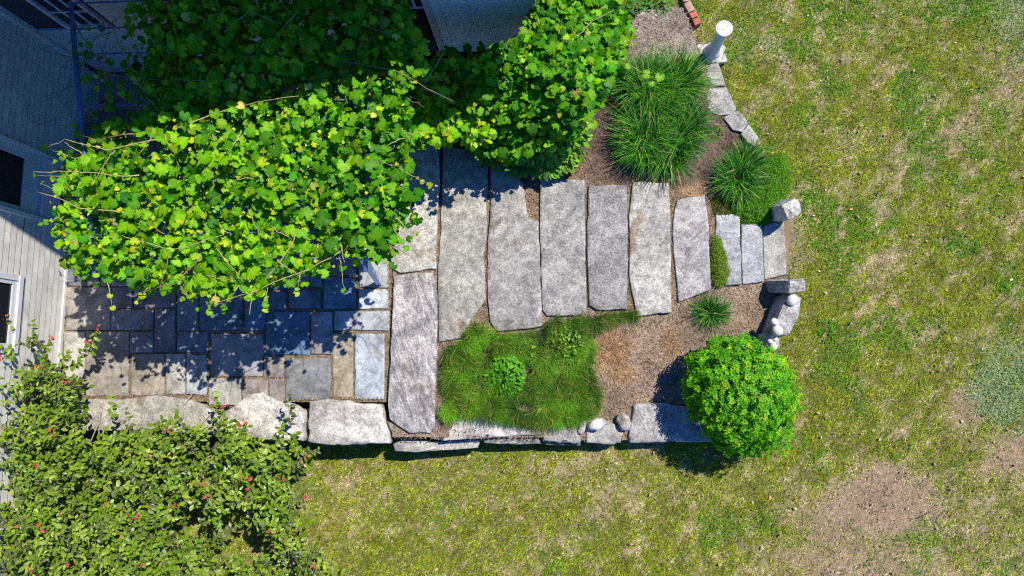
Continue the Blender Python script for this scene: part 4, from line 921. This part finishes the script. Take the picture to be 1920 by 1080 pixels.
p = W(1169, 792, -.04); stone('cobble', 'egg shaped grey cobble wedged between two wall stones', 'cobble', p, (.19, .25, .2), G_GREY, .2, (0, 0), 41, 5, 3, None, .7)
p = W(1091, 800, -.06); stone('cobble', 'narrow pale stone chip at the right edge of the fescue', 'cobble', p, (.13, .25, .14), G_PALE, -.3, (0, 0), 43, 7)
for lab, pl in [('largest flat grey edging stone below the pedestal', [(1320, 166), (1362, 163), (1381, 204), (1374, 214), (1348, 216), (1328, 206)]), ('middle flat edging stone with a pointed lower end', [(1356, 220), (1383, 207), (1395, 217), (1402, 231), (1392, 247), (1374, 243)]), ('smallest edging stone half hidden by the medium daylily', [(1389, 251), (1404, 233), (1424, 260), (1417, 275), (1401, 267)]), ('pale broken edging stone right under the pedestal', [(1324, 122), (1347, 118), (1356, 145), (1361, 160), (1338, 161), (1324, 148)])]:
    o = slab('edging_stone', pl, -.265, .1, G_PALE, None, .004, .008, .006, .04); tag(o, lab, 'edging stone', 'flat stones edging the lawn')
for k, (px, py, sz, lab) in enumerate([(1318, 95, (.2, .16, .1), 'white rubble stone on the daylily side of the pedestal foot'), (1345, 92, (.16, .2, .1), 'white rubble stone behind the pedestal foot, partly under its top'), (1350, 112, (.14, .18, .08), 'low white rubble stone on the lawn side of the pedestal foot')]):
    tag(boulder('rubble_stone', W(px, py, -.3), sz, G_WHITE, k*.9, (0, 0), 60+k), lab, 'stone', 'rubble round the pedestal foot')
# bricks
be = thing('brick_edging', 'short row of red bricks between gravel and lawn at the top edge', 'brick edging', W(1300, 30, -.33))
for k, (x0, y0, x1, y1, m) in enumerate([(1284, -22, 1288, 2, BRICKP), (1288, 4, 1297, 21, BRICKP), (1298, 23, 1303, 33, BRICKM), (1304, 35, 1309, 46, BRICKM)]):
    a = W(x0, y0, -.26); e = W(x1, y1, -.26); d = (e-a)[:2]; L = np.linalg.norm(d); d /= L; nrm = np.array([-d[1], d[0]])*.052
    q = [a[:2]+nrm, a[:2]-nrm, e[:2]-nrm, e[:2]+nrm]; m_ = MB(); m_.v = [(p_[0], p_[1], z) for z in (-.36, -.26+.006*k) for p_ in q]
    m_.f = [(3, 2, 1, 0), (4, 5, 6, 7), (0, 1, 5, 4), (1, 2, 6, 5), (2, 3, 7, 6), (3, 0, 4, 7)]; m_.build('brick', m, be, bevel=.006)
# pedestal
pc = W(1334, 101, -.32); pd = thing('pedestal', 'white cast stone garden pedestal leaning over the lawn edge', 'pedestal', pc)
MB().lathe([(.155, 0), (.155, .05), (.14, .07)], pc, 8).build('base', PEDM, pd)
MB().lathe([(.125, .0701), (.12, .11), (.095, .15), (.082, .2), (.07, .45), (.066, .60), (.075, .66), (.095, .69)], pc, 28).build('column', PEDM, pd, True)
MB().lathe([(.1, .691), (.112, .70), (.112, .735), (.105, .742), (.05, .742), (.046, .736), (.042, .736)], pc, 36).build('top', PEDM, pd)
MB().lathe([(.026, .737), (.026, .744), (.018, .744)], pc, 20).build('boss', PEDM, pd)
# twigs on the mulch
for lab, pts in [('bent pale twig on the mulch below the fifth slab', [(1178, 612), (1200, 607), (1222, 605), (1233, 608)]), ('short twig pointing down on the mulch below the slabs', [(1179, 602), (1180, 615), (1184, 632)])]:
    o = MB().tube([W(x, y, -.18) for x, y in pts], .006, .004, 5).build('twig', TWIG, None, True); tag(o, lab, 'twig')
for lab, pts in [('pale stick lying in the lower lawn at the bottom edge', [(972, 1008), (990, 1006), (1013, 1004)]), ('short bleached stick on the lawn below the wall', [(1085, 984), (1093, 982), (1101, 983)]), ('thin white stem on the lawn at the top right', [(1588, 0), (1587, 15), (1586, 30)]), ('dark thin stick beside the bare patch of lawn', [(1775, 950), (1748, 960), (1720, 972)])]:
    o = MB().tube([W(x, y, float(z_lawn(*W(x, y, -.45)[:2]))+.03) for x, y in pts], .006, .004, 5).build('stick', TWIG, None, True); tag(o, lab, 'stick')

# ------------------------------------------------------------------ lawn grass, clover, chips
n = 900000
x = rng.uniform(-5.4, 8.4, n); y = rng.uniform(-5.0, 6.3, n); u, v, green, bare, clover, weed, straw = lawn_fields(x, y)
vis = (u < 2160) & (v > -170) & (v < 1330) & ~inpoly(u, v, BED) & ((v > 830) | (u > 1150))
vis &= ~((u > 730) & (u < 1360) & (v < 828) & (v > 120))
pden = np.clip(.72+.28*green, 0, 1)*(1-.3*bare); vis &= rng.random(n) < pden
x, y, u, v, green, bare, clover, weed, straw = [q[vis] for q in (x, y, u, v, green, bare, clover, weed, straw)]; n = len(x)
OL = np.array([.24, .262, .006]); GR = np.array([.125, .27, .004]); ST = np.array([.56, .47, .28]); BRN = np.array([.33, .24, .16]); CLV = np.array([.27, .36, .17]); LIME = np.array([.32, .39, .007])
r1 = rng.random(n); c = np.where((r1 < green*.60+.19*(1-bare))[:, None], OL, ST); c = np.where((r1 > .93)[:, None], BRN, c)
isg = r1 < green*.60+.19*(1-bare); r2 = rng.random(n); c = np.where((isg & (r2 < .22+.55*weed))[:, None], GR, c); c = np.where((isg & (r2 > .86))[:, None], LIME, c)
isb = rng.random(n) < bare*1.1-.05; c = np.where(isb[:, None], np.array([.34, .255, .175])*rng.choice([.4, .8, 1.2, 1.6], n)[:, None], c); isg &= ~isb
isc = rng.random(n) < clover*.85; c = np.where(isc[:, None], CLV*(.7+.9*rng.random((n, 1))), c)
c = np.clip(c*(1+rng.normal(0, .36, (n, 1)))*(.25+.8*fbm(x, y, .13, 94, 2)+.72*fbm(x, y, .035, 95, 2))[:, None], .01, .8)
P = np.stack([x, y, z_lawn(x, y)-.004], -1)
az = .75+3.1416*(rng.random(n) < .35)+rng.normal(0, .75, n)
L = rng.uniform(.04, .09, n)*np.where(isg, .5+1.1*fbm(x, y, .1, 88, 2), .75); L[isc] *= .6
V, Q, C = blades(P, az, L, rng.uniform(.006, .012, n)*np.where(isc, 1.4, 1), np.where(isg, rng.uniform(.3, 1.3, n), rng.uniform(.05, .8, n)), rng.uniform(-.3, .4, n), c, 1, (1.25, 1.2, 1.1), 1.0)
tag(link('lawn_grass', npmesh('lawn_grass', V, Q, 4, GRASS, C)), 'patchy half dry lawn grass around the garden bed', 'grass', kind='stuff')
# broad leaved weeds in the turf
n = 340000; x = rng.uniform(1, 8.4, n); y = rng.uniform(-5, 6.3, n); u, v, green, bare, clover, weed, straw = lawn_fields(x, y)
k = (u < 2160) & (v > -170) & (v < 1330) & ~inpoly(u, v, BED) & (u > 1290) & (rng.random(n) < np.maximum(.02+.45*weed*green, .95*clover)) & ((v > 835) | (u > 1420) | (v < 300)); x, y, clover = x[k], y[k], clover[k]; n = len(x)
c = np.where((clover > .4)[:, None], np.array([.23, .34, .14]), np.array([.10, .27, .012]))*(1+rng.normal(0, .25, (n, 1)))
V, Fc, C = scatter(DIA[0], frames(tilted(n, .45), rng.uniform(0, 6.28, n)), np.stack([x, y, z_lawn(x, y)+rng.uniform(.015, .04, n)], -1), rng.uniform(.014, .034, n), np.clip(c, .01, .8))
tag(link('clover', npmesh('clover', V, Fc, 3, GRASS, C)), 'clover and small weeds growing through the lawn', 'clover', kind='stuff')
n = 900; x = rng.uniform(-3.5, 6.8, n); y = rng.uniform(-3.4, 5.2, n); u, v = PX(np.stack([x, y, z_lawn(x, y)], -1)); k = ~inpoly(u, v, BED) & ((v > 850) | (u > 1430)) & (u > 560); x, y = x[k], y[k]; n = len(x)
cc, _ = pick(n, [(.42, .26, .14), (.34, .2, .12), (.5, .42, .28), (.3, .22, .16)], (2, 2, 2, 1), .2)
V, Fc, C = joined([scatter(ELL[q], frames(tilted(len(j), .4), rng.uniform(0, 6.28, len(j))), np.stack([x[j], y[j], z_lawn(x[j], y[j])+.035], -1), rng.uniform(.025, .06, len(j)), cc[j]) for q in range(2) for j in [np.arange(q, n, 2)]])
tag(link('fallen_leaves', npmesh('fallen_leaves', V, Fc, 3, CHIP, C)), 'small dry fallen leaves scattered over the lawn', 'fallen leaves', kind='stuff')
# bits of bark and grit on the bed and in the bare patches
n = 92000; x = rng.uniform(-2.2, 3.6, n); y = rng.uniform(-1.1, 5.05, n); zc = z_bed(x)+.008; u, v = PX(np.stack([x, y, zc], -1)); k = inpoly(u, v, BED) & ~inpoly(u, v, FES); x, y, u, v, zc = [q[k] for q in (x, y, u, v, zc)]; n = len(x)
c = bed_tint(u, v, x, y)*rng.choice([.35, .8, 1.4, 2.3], n, p=[.28, .3, .27, .15])[:, None]
P = np.stack([x, y, zc+.02*(fbm(x, y, .5, 13, 4)-.5)], -1)
V, Q, C = blades(P, rng.uniform(0, 6.28, n), rng.uniform(.012, .055, n), rng.uniform(.004, .011, n), rng.uniform(-.1, .4, n), rng.uniform(-.2, .2, n), np.clip(c, .01, .8), 1, (1, 1, 1), 1.0)
tag(link('mulch_chips', npmesh('mulch_chips', V, Q, 4, CHIP, C)), 'brown bark mulch chips on the garden bed', 'mulch', kind='stuff')
